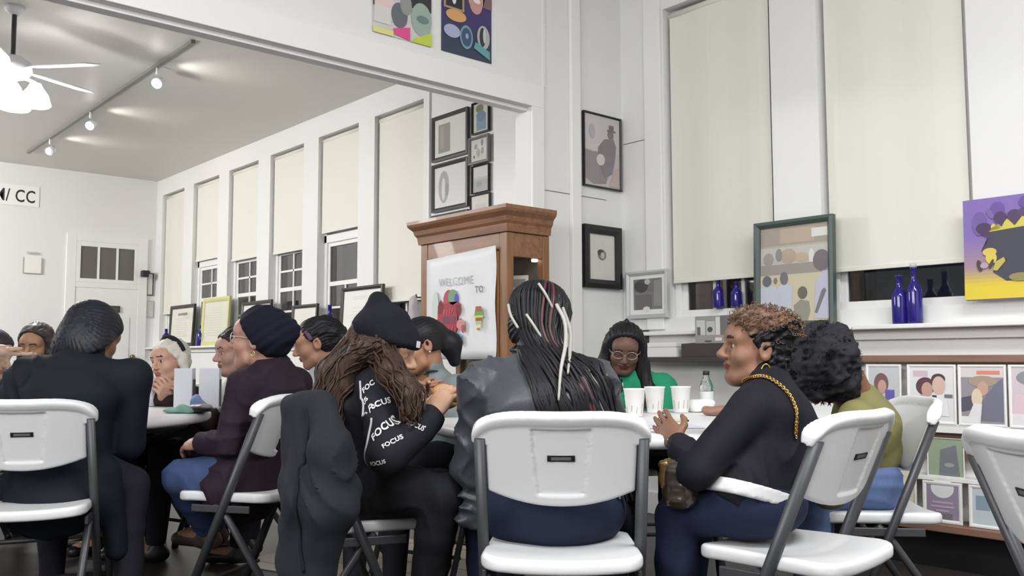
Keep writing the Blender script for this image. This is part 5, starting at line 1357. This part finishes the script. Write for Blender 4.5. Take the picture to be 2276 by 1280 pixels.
# ---- the woman in olive bending over the table
def olive():
    root = person('person in olive shirt bending forward, big loose dark hair over the face')
    p = pose((-1.621, 3.103, 0.546), (-1.591, 2.996, 0.835), (-1.651, 2.902, 0.929), 3.7141, (3.8188, -58, 0), s=1.0, sw=.165,
             arms={'L': {'w': (-1.660, 2.791, 0.750), 'hint': (.3, -.4, -.8)}, 'R': {'w': (-1.832, 3.051, 0.753), 'hint': (.3, .4, -.8)}},
             legs={'L': {'k': (-1.668, 2.808, 0.530)}, 'R': {'k': (-1.798, 3.058, 0.508)}})
    body(p, skin('b5', (128, 88, 66)), .008, parent=root)
    f = Field(torso(p, .010, bust=.9, hem=-.07, fat=.98) + sleeve(p, 'L', .018, .35) + sleeve(p, 'R', .018, .35) + [rc(p.N - p.spine * .03, p.N + (p.hd - p.N) * .10, .062, .058, .03)], [folds(34, .010, (.5, .5, .7), 7), ripple(26, .004, 7)])
    field_obj('olive_shirt', f, .009, cloth('olive_cotton', (134, 130, 84)), root)
    field_obj('jeans', Field(legs_prims(p, .018), [folds(36, .008, (.4, .2, .9), 4)]), .011, cloth('blue_denim', (96, 116, 158)), root)
    shoes(p, root, BLACK)
    hf = Field([el((0, -.01, .055), (.125, .130, .115), k=.03), el((.03, -.06, .02), (.10, .10, .10), k=.04), el((-.05, -.04, .0), (.10, .11, .11), k=.04), el((0, .06, .03), (.10, .08, .10), k=.04), el((0, -.02, -.06), (.11, .09, .08), k=.05)], [ripple(95, .010, 2), ripple(220, .004, 6)], [((.0, .85, -.5), .098), ((0, -.6, -.8), .088)])
    F = Field([place_local(hf, p)])
    HM = mat('soft_black_hair', srgb(34, 33, 38), .75, spec=.3)
    field_obj('hair', F, .0065, HM, root)
    rs = random.Random(6); bm = bmesh.new(); vs, fs = [], []
    for i in range(1500):
        d = unit((rs.gauss(0, 1), rs.gauss(-.2, 1), rs.gauss(.3, 1))); o = Lw(p, *(d * .10 + np.array((0, 0, .03)))); vs.append(o); fs.append((d, rs.uniform(.006, .024), rs.uniform(0, 6)))
    V = snap(F, vs, -.003, 6); G = grad(F, V)
    for o, n, (d, L, ph) in zip(V.astype(float), G.astype(float), fs):
        a = unit(np.cross(n, (.3, .5, .8))); b2 = np.cross(n, a)
        tube_bm(bm, [o + n * L * k / 4 + (a * math.sin(ph + k * 1.5) + b2 * math.cos(ph + k * 1.5)) * .003 for k in range(5)], [.0012] * 4 + [.0006], 3, cap=False)
    bm_obj('frizzy_curls', bm, HM, root, kind='stuff')
    seat_root(root, p)
olive()

# ---- the woman in green facing the camera
def green():
    root = person('person in a bright green sweater and glasses looking down, long straight black hair')
    p = pose((-3.022, 3.452, 0.546), (-3.000, 3.407, 0.885), (-2.972, 3.331, 1.018), -0.6842, (-0.8238, -24, -5), s=.98, sw=.165, arms={'R': {'w': (-2.893, 3.112, 0.804), 'hint': (.6, -.3, -.8), 'd': np.array((-2.878, 3.090, 0.877)) - np.array((-2.893, 3.112, 0.804)), 't': (.5, -.2, .3), 'curl': .6},
             'L': {'w': (-2.716, 3.198, 0.755), 'hint': (-.2, .8, -.7)}})
    body(p, skin('b6', (98, 70, 60)), .0055, closed=True, parent=root)
    glasses(p, root, mat('pale_glasses', srgb(170, 160, 156), .3, metal=.6))
    f = Field(torso(p, .018, bust=1.1, fat=1.06) + sleeve(p, 'R', .022, .95) + sleeve(p, 'L', .022, .95) + [rc(p.N - p.spine * .03, p.N + (p.hd - p.N) * .15, .066, .06, .03)], [folds(36, .010, (.5, .5, .7), 8), ripple(26, .004, 8)])
    field_obj('green_sweater', f, .010, cloth('green_knit', (40, 142, 104), .85), root)
    field_obj('trousers', Field(legs_prims(p, .014)), .014, cloth('charcoal_trousers', (34, 36, 44)), root); shoes(p, root, BLACK)
    q = snap(f, curve_pts([p.N + p.cf * .05 - p.cr * .07 + UP * .02, p.N + p.cf * .13 - p.cr * .045 - UP * .04, p.N + p.cf * .15 - UP * .085, p.N + p.cf * .13 + p.cr * .045 - UP * .04, p.N + p.cf * .05 + p.cr * .07 + UP * .02], 30), .004)
    SIL = mat('silver_metal', srgb(190, 188, 184), .25, metal=1)
    tube('necklace', [tuple(map(float, c)) for c in q], .0022, SIL, root, 5)
    c = [float(v) for v in q[15]]; bm = bmesh.new(); bmesh.ops.create_icosphere(bm, subdivisions=2, radius=.011, matrix=Matrix.Translation(c)); bm_obj('pendant', bm, SIL, root, sm=True)
    hs = [place_local(cap_hair(.020, (36, .0022), .004, -.06, cutn=(.86, -.51)), p)]
    for sg, x1, y1, z1 in ((-1, -.085, .07, -.10), (1, .085, .07, -.06)):
        a = Lw(p, sg * .070, -.005, .03); m = Lw(p, sg * .088, .0, -.07); e = p.N + p.cr * x1 + p.cf * y1 + UP * z1
        hs += [rc(a, m, .036, .036, .03), rc(m, e, .036, .034, .03)]
    e2 = p.N - p.cr * .05 + p.cf * .13 - UP * .16; hs += [rc(p.N - p.cr * .085 + p.cf * .07 - UP * .08, e2, .036, .026, .03)]
    field_obj('hair', Field(hs, [lambda P: np.sin(P[:, 0] * F32(170) + P[:, 1] * F32(240)) * F32(.0022)]), .007, HAIRB, root)
    lathe('bun_tip', [(0, -.01), (.014, 0), (.012, .02), (0, .03)], HAIRB, root, 12, tuple(Lw(p, 0, -.01, .135)))
    seat_root(root, p)
    return p
PGR = green()

# ---- the woman in the maroon sweater with the navy head wrap
def maroon():
    root = person('person in dark maroon sweater, navy head wrap and glasses, facing left')
    p = pose((-3.517, 1.641, 0.514), (-3.489, 1.746, 0.925), (-3.508, 1.680, 1.048), 3.6792, (3.8886, 4, 0), s=1.09, sw=.172,
             arms={'L': {'w': (-3.557, 1.474, 0.643), 'e': (-3.403, 1.511, 0.651), 'curl': .5}, 'R': {'w': (-3.711, 1.682, 0.620), 'hint': (-.2, .4, -.8)}},
             legs={'L': {'k': (-3.674, 1.433, 0.499), 'a': (-3.862, 1.630, 0.253)}, 'R': {'k': (-3.918, 1.554, 0.473), 'a': (-4.046, 1.741, 0.229)}})
    body(p, skin('b7', (164, 124, 108)), .0055, closed=False, parent=root); eyes(p, root)
    glasses(p, root, mat('clear_frames', srgb(200, 192, 190), .2, metal=.3), .026)
    f = Field(torso(p, .020, bust=1.05, belly=1, hem=.06, fat=1.15) + sleeve(p, 'L', .020, .97, .006) + sleeve(p, 'R', .020, .97, .006) + [rc(p.N - p.spine * .03, p.N + (p.hd - p.N) * .18, .072, .064, .03)], [folds(32, .012, (.5, .5, .7), 10), ripple(22, .005, 10)])
    field_obj('maroon_sweater', f, .009, cloth('maroon_knit', (46, 33, 44), .85), root)
    field_obj('jeans', Field(legs_prims(p, .018), [folds(36, .008, (.4, .2, .9), 14)]), .010, cloth('mid_blue_denim', (68, 84, 124)), root)
    shoes(p, root, mat('brown_shoe', srgb(70, 58, 50), .5))
    w = cap_hair(.017, None, .004, -.075, extra=[el((0, -.055, .035), (.080, .075, .080), k=.03), el((0, -.100, .045), (.058, .048, .055), k=.02)], noise=[ripple(60, .005, 2), lambda P: np.sin((P[:, 1] * .8 + P[:, 2]) * F32(150)) * F32(.002)])
    field_obj('head_wrap', Field([place_local(w, p)]), .0065, cloth('navy_cotton', (20, 22, 40), .9), root)
    ear = Lw(p, -.082, -.012, -.034)
    tube('earring', [ear + p.R.T @ np.array((0, math.cos(t) * .008, -.010 + math.sin(t) * .010)) for t in np.linspace(0, 2 * PI, 12)], .002, GOLD, root, 5)
    seat_root(root, p)
maroon()

# ---- the woman in the grey hoodie with the bun
def hoodie():
    root = person('person in a light grey hoodie with a dark hair bun, face bent down')
    p = pose((-4.012, 2.320, 0.553), (-3.990, 2.301, 0.924), (-3.964, 2.195, 1.048), 4.0282, (4.1678, -16, 0), s=1.0, sw=.165, arms={'L': {'w': (-3.950, 2.069, 0.696), 'hint': (.4, -.5, -.7)}, 'R': {'w': (-4.225, 2.213, 0.688), 'hint': (.4, .5, -.7)}})
    body(p, skin('b8', (160, 118, 98)), .0058, parent=root)
    f = Field(torso(p, .024, hem=.03) + sleeve(p, 'L', .028, .96) + sleeve(p, 'R', .028, .96) + [rc(p.N - p.spine * .05, p.N + (p.hd - p.N) * .30 - p.cf * .01, .080, .068, .03), el(p.N - p.cf * .085 - UP * .03, (.10, .075, .07), np.array((p.cr, p.cf, UP)), .04)], [folds(34, .010, (.5, .5, .7), 12), ripple(24, .005, 12)])
    field_obj('grey_hoodie', f, .010, cloth('light_grey_fleece', (168, 170, 172)), root)
    field_obj('trousers', Field(legs_prims(p, .014)), .014, cloth('charcoal_trousers', (34, 36, 44)), root); shoes(p, root, BLACK)
    hf = cap_hair(.008, (34, .0028), .004, -.05, extra=[el((0, -.115, .005), (.052, .055, .060), k=.02), el((0, -.07, .05), (.072, .07, .07), k=.03)], noise=[ripple(130, .003, 2)])
    field_obj('hair', Field([place_local(hf, p)]), .0065, HAIRB, root)
    PUR = mat('purple_scarf', srgb(86, 66, 92), .8)
    tube('hair_band', [Lw(p, math.sin(t) * .088, .045 + .03 * math.cos(t * 2) * .2 - .02 * abs(t), .105 - .10 * (abs(t) / 1.5) ** 2) for t in np.linspace(-1.35, 1.35, 20)], .011, PUR, root, 8, flat=.5)
    seat_root(root, p)
hoodie()

# ---- the woman in the grey half-zip top with the ponytail
def halfzip():
    root = person('person in a grey green half-zip top with a smooth black ponytail, behind the beanie')
    p = pose((-3.346, 2.442, 0.547), (-3.308, 2.399, 0.896), (-3.281, 2.337, 1.032), 5.0754, (4.3773, -14, 0), s=1.0, sw=.17,
             arms={'R': {'w': (-3.078, 2.169, 0.807), 'hint': (-.6, -.6, -.6), 'd': np.array((-2.990, 2.174, 0.842)) - np.array((-3.078, 2.169, 0.807)), 't': (0, 0, 1), 'curl': .4}, 'L': {'w': (-2.990, 2.242, 0.780), 'hint': (.7, .2, -.7), 'd': np.array((-2.946, 2.164, 0.832)) - np.array((-2.990, 2.242, 0.780)), 't': (0, 0, 1), 'curl': .4}})
    body(p, skin('b9', (162, 118, 92)), .0058, parent=root)
    T = cloth('sage_grey_jersey', (132, 142, 142))
    col = rc(p.N - p.spine * .02, p.N + (p.hd - p.N) * .42, .078, .080, .02)
    f = Field(torso(p, .022, bust=1.0) + sleeve(p, 'L', .026, .9) + sleeve(p, 'R', .026, .9) + [col, rc(p.N + p.cf * .07 - UP * .10, p.N + p.cf * .09 + UP * .06, .012, .055, .015, sub=True)], [ripple(24, .006, 13)])
    field_obj('half_zip_top', f, .009, T, root)
    q = snap(f, [p.N + p.cf * .14 - UP * (.03 + .012 * k) for k in range(10)], .002)
    tube('zip', [tuple(map(float, c)) for c in q], .004, mat('zip_metal', srgb(190, 186, 178), .4, metal=.4), root, 6)
    for sg in (-1, 1):      # dark lining of the turned-down collar
        q = snap(f, curve_pts([p.N + p.cf * .11 + p.cr * sg * .012 + UP * .0, p.N + p.cf * .10 + p.cr * sg * .05 + UP * .022, p.N + p.cf * .05 + p.cr * sg * .085 + UP * .030], 14), .003)
        tube('collar_lining', [tuple(map(float, c)) for c in q], [.004 + .006 * math.sin(PI * k / 13) for k in range(14)], mat('dark_lining', srgb(40, 48, 48), .8), root, 6, flat=.6)
    field_obj('trousers', Field(legs_prims(p, .014)), .014, cloth('charcoal_trousers', (34, 36, 44)), root); shoes(p, root, BLACK)
    hs = Field([place_local(cap_hair(.009, (50, .0012), .004, -.03), p), rc(Lw(p, 0, -.095, .035), Lw(p, 0, -.135, -.02), .040, .048, .03), rc(Lw(p, 0, -.135, -.02), Lw(p, .01, -.14, -.10), .048, .028, .03)])
    field_obj('hair', hs, .0065, HAIRB, root)
    e = Lw(p, -.084, -.008, -.028); bm = bmesh.new(); bmesh.ops.create_icosphere(bm, subdivisions=2, radius=.007, matrix=Matrix.Translation(e)); bm_obj('earring', bm, mat('silver_metal', srgb(190, 188, 184), .25, metal=1), root, sm=True)
    seat_root(root, p)
halfzip()

# ---- the white haired woman with clasped hands
def elder():
    root = person('person with white hair, black band and yellow scarf, hands clasped on the table')
    p = pose((-5.011, 1.915, 0.518), (-4.969, 1.880, 0.823), (-4.880, 1.829, 0.960), 5.1801, (5.0405, -4, 6), s=1.0, sw=.165,
             arms={'R': {'w': (-4.690, 1.703, 0.773), 'hint': (-.8, -.4, -.6), 'd': np.array((-4.631, 1.703, 0.825)) - np.array((-4.690, 1.703, 0.773)), 't': (.2, .2, 1), 'curl': .75}, 'L': {'w': (-4.630, 1.740, 0.769), 'hint': (.8, .4, -.6), 'd': np.array((-4.608, 1.699, 0.821)) - np.array((-4.630, 1.740, 0.769)), 't': (.2, .2, 1), 'curl': .75}})
    body(p, skin('b10', (186, 146, 126)), .0058, closed=False, parent=root, wide=1.08); eyes(p, root)
    f = Field(torso(p, .02, bust=1.0, fat=1.05) + sleeve(p, 'L', .024, .95) + sleeve(p, 'R', .024, .95), [ripple(24, .006, 15)])
    field_obj('dark_top', f, .011, cloth('dark_brown_jersey', (52, 40, 40)), root)
    field_obj('trousers', Field(legs_prims(p, .014)), .014, cloth('charcoal_trousers', (34, 36, 44)), root); shoes(p, root, BLACK)
    sc = [rc(p.N + p.cr * sg * .10 + UP * .03 - p.cf * .02, p.N + p.cr * sg * .085 + p.cf * .12 - UP * .05, .03, .028, .03) for sg in (-1, 1)] + [rc(p.N + p.cr * sg * .085 + p.cf * .12 - UP * .05, p.N + p.cr * sg * .10 + p.cf * .16 - UP * .17, .028, .022, .03) for sg in (-1, 1)]
    field_obj('yellow_scarf', Field(sc, [ripple(60, .004, 2)]), .008, cloth('yellow_cotton', (216, 204, 84)), root)
    hs = [place_local(cap_hair(.012, (40, .002), .006, -.05), p)]
    for sg in (-1, 1): hs += [rc(Lw(p, sg * .070, -.02, .02), Lw(p, sg * .105, -.02, -.10), .026, .014, .03)]
    field_obj('hair', Field(hs, [ripple(120, .003, 6)]), .007, mat('white_hair', srgb(196, 194, 184), .6), root)
    tube('hair_band', [Lw(p, math.sin(t) * .094, .012 - .02 * abs(t), .046 + math.cos(t) * .092) for t in np.linspace(-1.5, 1.5, 22)], .013, cloth('black_band', (36, 34, 38)), root, 8, flat=.5)
    seat_root(root, p)
elder()

# ---- the woman half hidden behind the maroon sweater
def hidden():
    root = person('person with long dark hair half hidden behind the maroon sweater, facing left')
    p = pose((-4.492, 2.078, 0.543), (-4.440, 2.037, 0.868), (-4.377, 1.971, 1.006), 4.4296, (4.6565, -6, 0), s=1.0, sw=.16, arms={'R': {'w': (-4.333, 1.952, 0.561), 'hint': (.2, .2, -1)}, 'L': {'w': (-4.364, 1.919, 0.550), 'hint': (.2, -.2, -1)}})
    body(p, skin('b11', (158, 122, 108)), .0062, closed=False, parent=root); eyes(p, root)
    f = Field(torso(p, .02, bust=1.0) + sleeve(p, 'L', .024, .95) + sleeve(p, 'R', .024, .95), [ripple(24, .006, 16)])
    field_obj('white_top', f, .012, cloth('white_cotton', (222, 222, 222)), root)
    field_obj('trousers', Field(legs_prims(p, .014)), .016, cloth('charcoal_trousers', (34, 36, 44)), root); shoes(p, root, BLACK)
    hs = [place_local(cap_hair(.016, (36, .002), .004, -.06), p)]
    for sg in (-1, 1): hs += [rc(Lw(p, sg * .07, -.02, .02), Lw(p, sg * .085, .0, -.16), .032, .026, .03)]
    field_obj('hair', Field(hs, [ripple(120, .003, 6, (1, 1, .3))]), .007, HAIRD, root)
    seat_root(root, p)
hidden()

def behind_bob():
    root = person('person with brown hair and lowered face behind the shoulder of the black bob')
    p = pose((-6.206, 1.494, 0.518), (-6.133, 1.470, 0.905), (-6.009, 1.440, 1.063), -0.5794, (-0.7540, -18, -4), s=1.0, sw=.165, arms={'R': {'w': (-5.899, 1.383, 0.556), 'hint': (0, 0, -1)}, 'L': {'w': (-5.846, 1.443, 0.556), 'hint': (0, 0, -1)}})
    body(p, skin('b12', (170, 130, 100)), .0064, closed=True, parent=root)
    field_obj('dark_top', Field(torso(p, .02) + sleeve(p, 'L', .024, .95) + sleeve(p, 'R', .024, .95), [ripple(24, .006, 18)]), .013, cloth('navy_coat', (22, 28, 38), .8), root)
    field_obj('trousers', Field(legs_prims(p, .014)), .016, cloth('charcoal_trousers', (34, 36, 44)), root); shoes(p, root, BLACK)
    hs = [place_local(cap_hair(.018, (36, .002), .000, -.06, cutn=(.86, -.51)), p)]
    for sg in (-1, 1): hs += [rc(Lw(p, sg * .075, -.01, .03), Lw(p, sg * .088, .01, -.11), .032, .028, .03)]
    field_obj('hair', Field(hs, [ripple(120, .003, 6, (1, 1, .3))]), .008, mat('brown_hair', srgb(54, 46, 46), .5), root)
    seat_root(root, p)
behind_bob()

def reaching():
    root = person('person cut off by the frame at far left with one bare forearm stretched out')
    p = pose((-5.437, 1.033, 0.509), (-5.335, 1.015, 0.873), (-5.197, 1.036, 0.995), 1.0263, (0.7645, -16, 0), s=1.0, sw=.17,
             arms={'R': {'w': (-4.838, 1.016, 1.024), 'e': (-4.916, 0.851, 1.023), 'd': np.array((-4.799, 1.124, 0.998)) - np.array((-4.838, 1.016, 1.024)), 't': (.75, -.66, .1), 'curl': .12}, 'L': {'w': (-5.085, 1.147, 0.751), 'hint': (0, .3, -1)}})
    body(p, skin('b13', (178, 148, 128)), .0058, parent=root, hs=.86)
    field_obj('dark_top', Field(torso(p, .02, fat=1.05) + sleeve(p, 'L', .024, .95) + sleeve(p, 'R', .024, .25), [ripple(24, .006, 19)]), .012, cloth('navy_coat', (22, 28, 38), .8), root)
    field_obj('trousers', Field(legs_prims(p, .014)), .016, cloth('charcoal_trousers', (34, 36, 44)), root); shoes(p, root, BLACK)
    field_obj('hair', Field([place_local(cap_hair(.022, (40, .002), .01, -.12, extra=[el((0, -.04, -.04), (.09, .08, .09), k=.04)]), p)]), .008, mat('plum_black_hair', srgb(40, 34, 46), .5), root)
    seat_root(root, p)
reaching()

# ------------------------------------------------------------------ coat hung over the beanie wearer's chair
cr_ = empty('draped_coat', (-2.62, 1.42, 0), 0, 'long dark coat draped over the back of the chair under the beanie wearer', 'coat')
C = [np.array(q) for q in ((-2.441, 1.278, 0.842), (-2.334, 1.310, 0.839), (-2.377, 1.256, 0.622), (-2.386, 1.271, 0.405), (-2.232, 1.287, 0.726), (-2.224, 1.285, 0.568), (-2.282, 1.271, 0.385), (-2.251, 1.356, 0.607), (-2.293, 1.264, 0.342))]
hang_f = Field([rc(C[0], C[1], .036, .044, .03), rc(C[0], C[2], .036, .040, .03), rc(C[2], C[3], .042, .048, .03), rc(C[1], C[4], .046, .060, .03), rc(C[4], C[5], .060, .066, .03), rc(C[5], C[6], .064, .046, .03), rc(C[4], C[7], .05, .032, .03), rc(C[7], C[5], .032, .05, .03), rc(C[2], C[5], .045, .055, .03), rc(C[3], C[8], .046, .046, .03), rc(C[3], C[6], .05, .05, .03), rc(C[0] * .5 + C[1] * .5, C[2] * .4 + C[5] * .6, .042, .075, .04), rc(C[2] * .5 + C[5] * .5, C[3] * .5 + C[6] * .5, .07, .065, .04)],
               [folds(42, .015, (1, .6, .12), 21, .7), ripple(26, .006, 21, (1.5, 1.5, .25))])
o = field_obj('coat_cloth', hang_f, .010, cloth('charcoal_wool', (40, 43, 48), .9), cr_); o.location = -cr_.location
bm = bmesh.new()
q = snap(hang_f, curve_pts([(-2.326, 1.243, 0.841), (-2.297, 1.240, 0.749), (-2.282, 1.242, 0.627), (-2.269, 1.240, 0.507), (-2.259, 1.234, 0.401)], 40), .002)
tube_bm(bm, [tuple(map(float, c)) for c in q], .005, 6)
o = bm_obj('coat_hem_edge', bm, cloth('charcoal_wool_edge', (28, 30, 35), .9), cr_); o.location = -cr_.location

# ------------------------------------------------------------------ things on the tables
TZ = .741
def cup(loc, label, rz=0):
    t = empty('paper_cup', loc, rz, label, 'cup', 'white paper cups on the table')
    lathe('cup_wall', [(0, .002), (.030, .002), (.031, 0), (.0325, .004), (.043, .108), (.0455, .110), (.0455, .114), (.042, .114), (.041, .109), (.031, .008), (0, .008)], PAPER, t, 24)
    bm = bmesh.new(); rs = random.Random(int(abs(loc[0]) * 999))
    for k in range(10):
        a = k * .63 + rs.uniform(-.1, .1); z0, z1 = .012 + rs.uniform(0, .01), .05 + rs.uniform(-.012, .012); w = .10
        P3 = lambda an, z: bm.verts.new(((.0331 + .0105 * (z - .004) / .104) * math.cos(an), (.0331 + .0105 * (z - .004) / .104) * math.sin(an), z))
        bm.faces.new((P3(a, z0), P3(a + w, z0), P3(a + w * 1.6, z1), P3(a + w * .8, z1)))
    sheet_obj('leaf_pattern', bm, cmat((176, 176, 150)), t)
    return t
for (q, lab) in (((-2.459, 2.814, 0.741), 'white paper cup on the right table, nearest the leather jacket'), ((-2.561, 3.063, 0.741), 'white paper cup on the right table, the tallest looking middle one'), ((-2.505, 3.171, 0.741), 'white paper cup on the right table, nearest the water bottle')):
    cup(q, lab)
def bottle_clear(loc, label, h, r, m, capm, lab=None):
    t = empty('water_bottle', loc, 0, label, 'bottle')
    lathe('bottle_body', [(0, 0), (r, .002), (r, h * .62), (r * .8, h * .72), (r * .42, h * .86), (r * .42, h * .92), (0, h * .92)], m, t, 18)
    lathe('cap', [(0, h * .90), (r * .5, h * .90), (r * .5, h), (0, h)], capm, t, 14)
    if lab: lathe('bottle_label', [(r * 1.01, h * .2), (r * 1.01, h * .5)], lab, t, 18)
CLEAR = glass_mat('clear_plastic', (.95, .97, 1, 1), .05, 1.3)
bottle_clear((*(-2.478, 3.319, 0.740)[:2], .741), 'clear water bottle with a dark cap beside the raised hand', .18, .030, CLEAR, BLACK, cmat((206, 208, 210)))
bottle_clear((-4.684, 1.654, 0.741), 'slim white bottle on the left table beside the navy coat', .19, .034, mat('milky_plastic', srgb(214, 216, 222), .3), PAPER, cmat((196, 200, 210)))
t = empty('napkin', (-2.505, 3.269, 0.741), .3, 'crumpled white napkin pile beside the water bottle', 'napkin')
field_obj('paper_folds', Field([el((0, 0, .025), (.062, .05, .032)), el((.03, .02, .03), (.035, .04, .034))], [ripple(70, .009, 4)], [((0, 0, -1), -.001)]), .006, PAPER, t)
t = empty('food_tray', (-2.291, 3.034, 0.741), .6, 'brown snack wrapper beside the white napkin', 'wrapper')
field_obj('wrapper_folds', Field([el((.06, .05, .018), (.055, .04, .02))], [ripple(80, .006, 9)], [((0, 0, -1), -.001)]), .006, mat('brown_wrap', srgb(150, 112, 96), .5), t)
t = empty('pen', (-2.149, 2.683, 0.741), .5, 'pen with a dark tip lying near the raised hand', 'pen')
tube('barrel', [(-.05, 0, .006), (.035, 0, .006)], .0055, cmat((204, 196, 160)), t, 8); tube('tip', [(.035, 0, .006), (.052, 0, .006)], [.0062, .003], BLACK, t, 8)
t = empty('paper_sheet', (-2.034, 2.466, 0.742), .9, 'loose sheet of paper lying on the right table', 'paper')
box('sheet', -.13, .13, -.09, .09, 0, .0015, PAPER, t); 
t.children[-1].data.materials[0] = mat('pale_lavender_paper', srgb(224, 222, 232), .7)
ph = empty('phone', tuple((-2.850, 3.061, 0.876)), -0.6842 + PI / 2, 'phone in a beige case held up by the woman in green', 'phone')
ph.rotation_euler = (.1, 0, -0.6842 + PI / 2 + 1.0)
box('case', -.038, .038, -.006, .004, -.075, .075, mat('beige_case', srgb(206, 186, 170), .5), ph, bevel=.004); box('screen', -.034, .034, .004, .0052, -.070, .070, BLACK, ph)
def carton(loc, w, d, h, rz, label):
    t = empty('white_carton', loc, rz, label, 'box', 'white cartons on the left table')
    box('front', -w / 2, w / 2, -d / 2, d / 2, 0, h, mat('cool_white_card', srgb(206, 208, 214), .6), t, bevel=.002)
    box('flap', -w / 2, w / 2, -d / 2 + .002, d / 2 + .006, h, h + .003, mat('cool_white_card', srgb(206, 208, 214), .6), t)
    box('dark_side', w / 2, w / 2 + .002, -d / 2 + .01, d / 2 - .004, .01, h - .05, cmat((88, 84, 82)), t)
carton((*(-4.387, 1.718, 0.741)[:2], .741), .088, .05, .19, -0.7191 + PI / 2, 'upright white carton on the left table, in front of the white haired woman')
carton((*(-4.285, 1.803, 0.742)[:2], .741), .095, .05, .19, -0.6318 + PI / 2, 'wider upright white carton on the left table, beside the maroon sweater')
t = empty('blue_napkin', (*(-4.167, 1.693, 0.755)[:2], .741), .2, 'crumpled pale blue napkin ball on the left table', 'napkin')
field_obj('paper_folds', Field([el((0, 0, .036), (.036, .034, .036)), el((.01, .01, .008), (.05, .04, .01))], [ripple(90, .005, 4)], [((0, 0, -1), -.001)]), .005, mat('blue_paper', srgb(132, 152, 204), .7), t)
t = empty('green_napkin', (*(-4.004, 1.546, 0.743)[:2], .741), .9, 'crumpled green napkin near the edge of the left table', 'napkin')
field_obj('paper_folds', Field([el((0, 0, .010), (.07, .035, .014)), el((.03, .0, .018), (.03, .028, .022))], [ripple(90, .006, 5)], [((0, 0, -1), -.001)]), .005, mat('green_paper', srgb(140, 182, 168), .7), t)
t = empty('plate', (*(-4.038, 1.629, 0.744)[:2], .741), .9, 'dark plate on the left table beside the maroon sweater', 'plate')
lathe('dish', [(0, .004), (.06, .004), (.075, .002), (.095, .014), (.098, .017), (.092, .016), (.072, .008), (0, .008)], mat('dark_plate', srgb(66, 62, 64), .35), t, 28)
t = empty('plastic_wrap', (*(-4.019, 1.650, 0.752)[:2], .752), .4, 'bunched clear grey wrapping on the dark plate', 'wrapper')
field_obj('wrapper_folds', Field([el((0, 0, .012), (.055, .03, .014))], [ripple(90, .006, 7)]), .005, mat('grey_wrap', srgb(170, 168, 170), .3), t)
t = empty('sandwich', tuple((-2.365, 1.775, 0.851)), 0, 'golden bread roll sandwich held by the beanie wearer', 'sandwich')
field_obj('bread_top', Field([el((0, 0, .016), (.045, .045, .030))], [ripple(60, .003, 2)]), .005, mat('bread', srgb(206, 160, 108), .7, vary=.15, vscale=30), t)
field_obj('filling', Field([el((0, 0, -.004), (.046, .046, .012))], [ripple(120, .006, 3)]), .005, mat('filling', srgb(150, 110, 70), .6), t)
field_obj('bread_bottom', Field([el((0, 0, -.022), (.044, .044, .018))], [ripple(60, .003, 5)]), .005, mat('bread', srgb(206, 160, 108), .7), t)
# thin pale slab for a beige patch of floor under the right table, bag under the left
t = empty('floor_patch', (-3.62, 2.55, 0), .3, 'pale beige patch on the dark floor between the tables and the cabinet', 'mat')
box('patch_body', -.75, .75, -.45, .45, 0, .008, mat('beige_patch', srgb(186, 178, 168), .8, vary=.1, vscale=8), t, bevel=.003)
for k in range(5): box('stripe', -.74, .74, -.36 + k * .18 - .004, -.36 + k * .18 + .004, .008, .0095, cmat((150, 142, 134)), t)
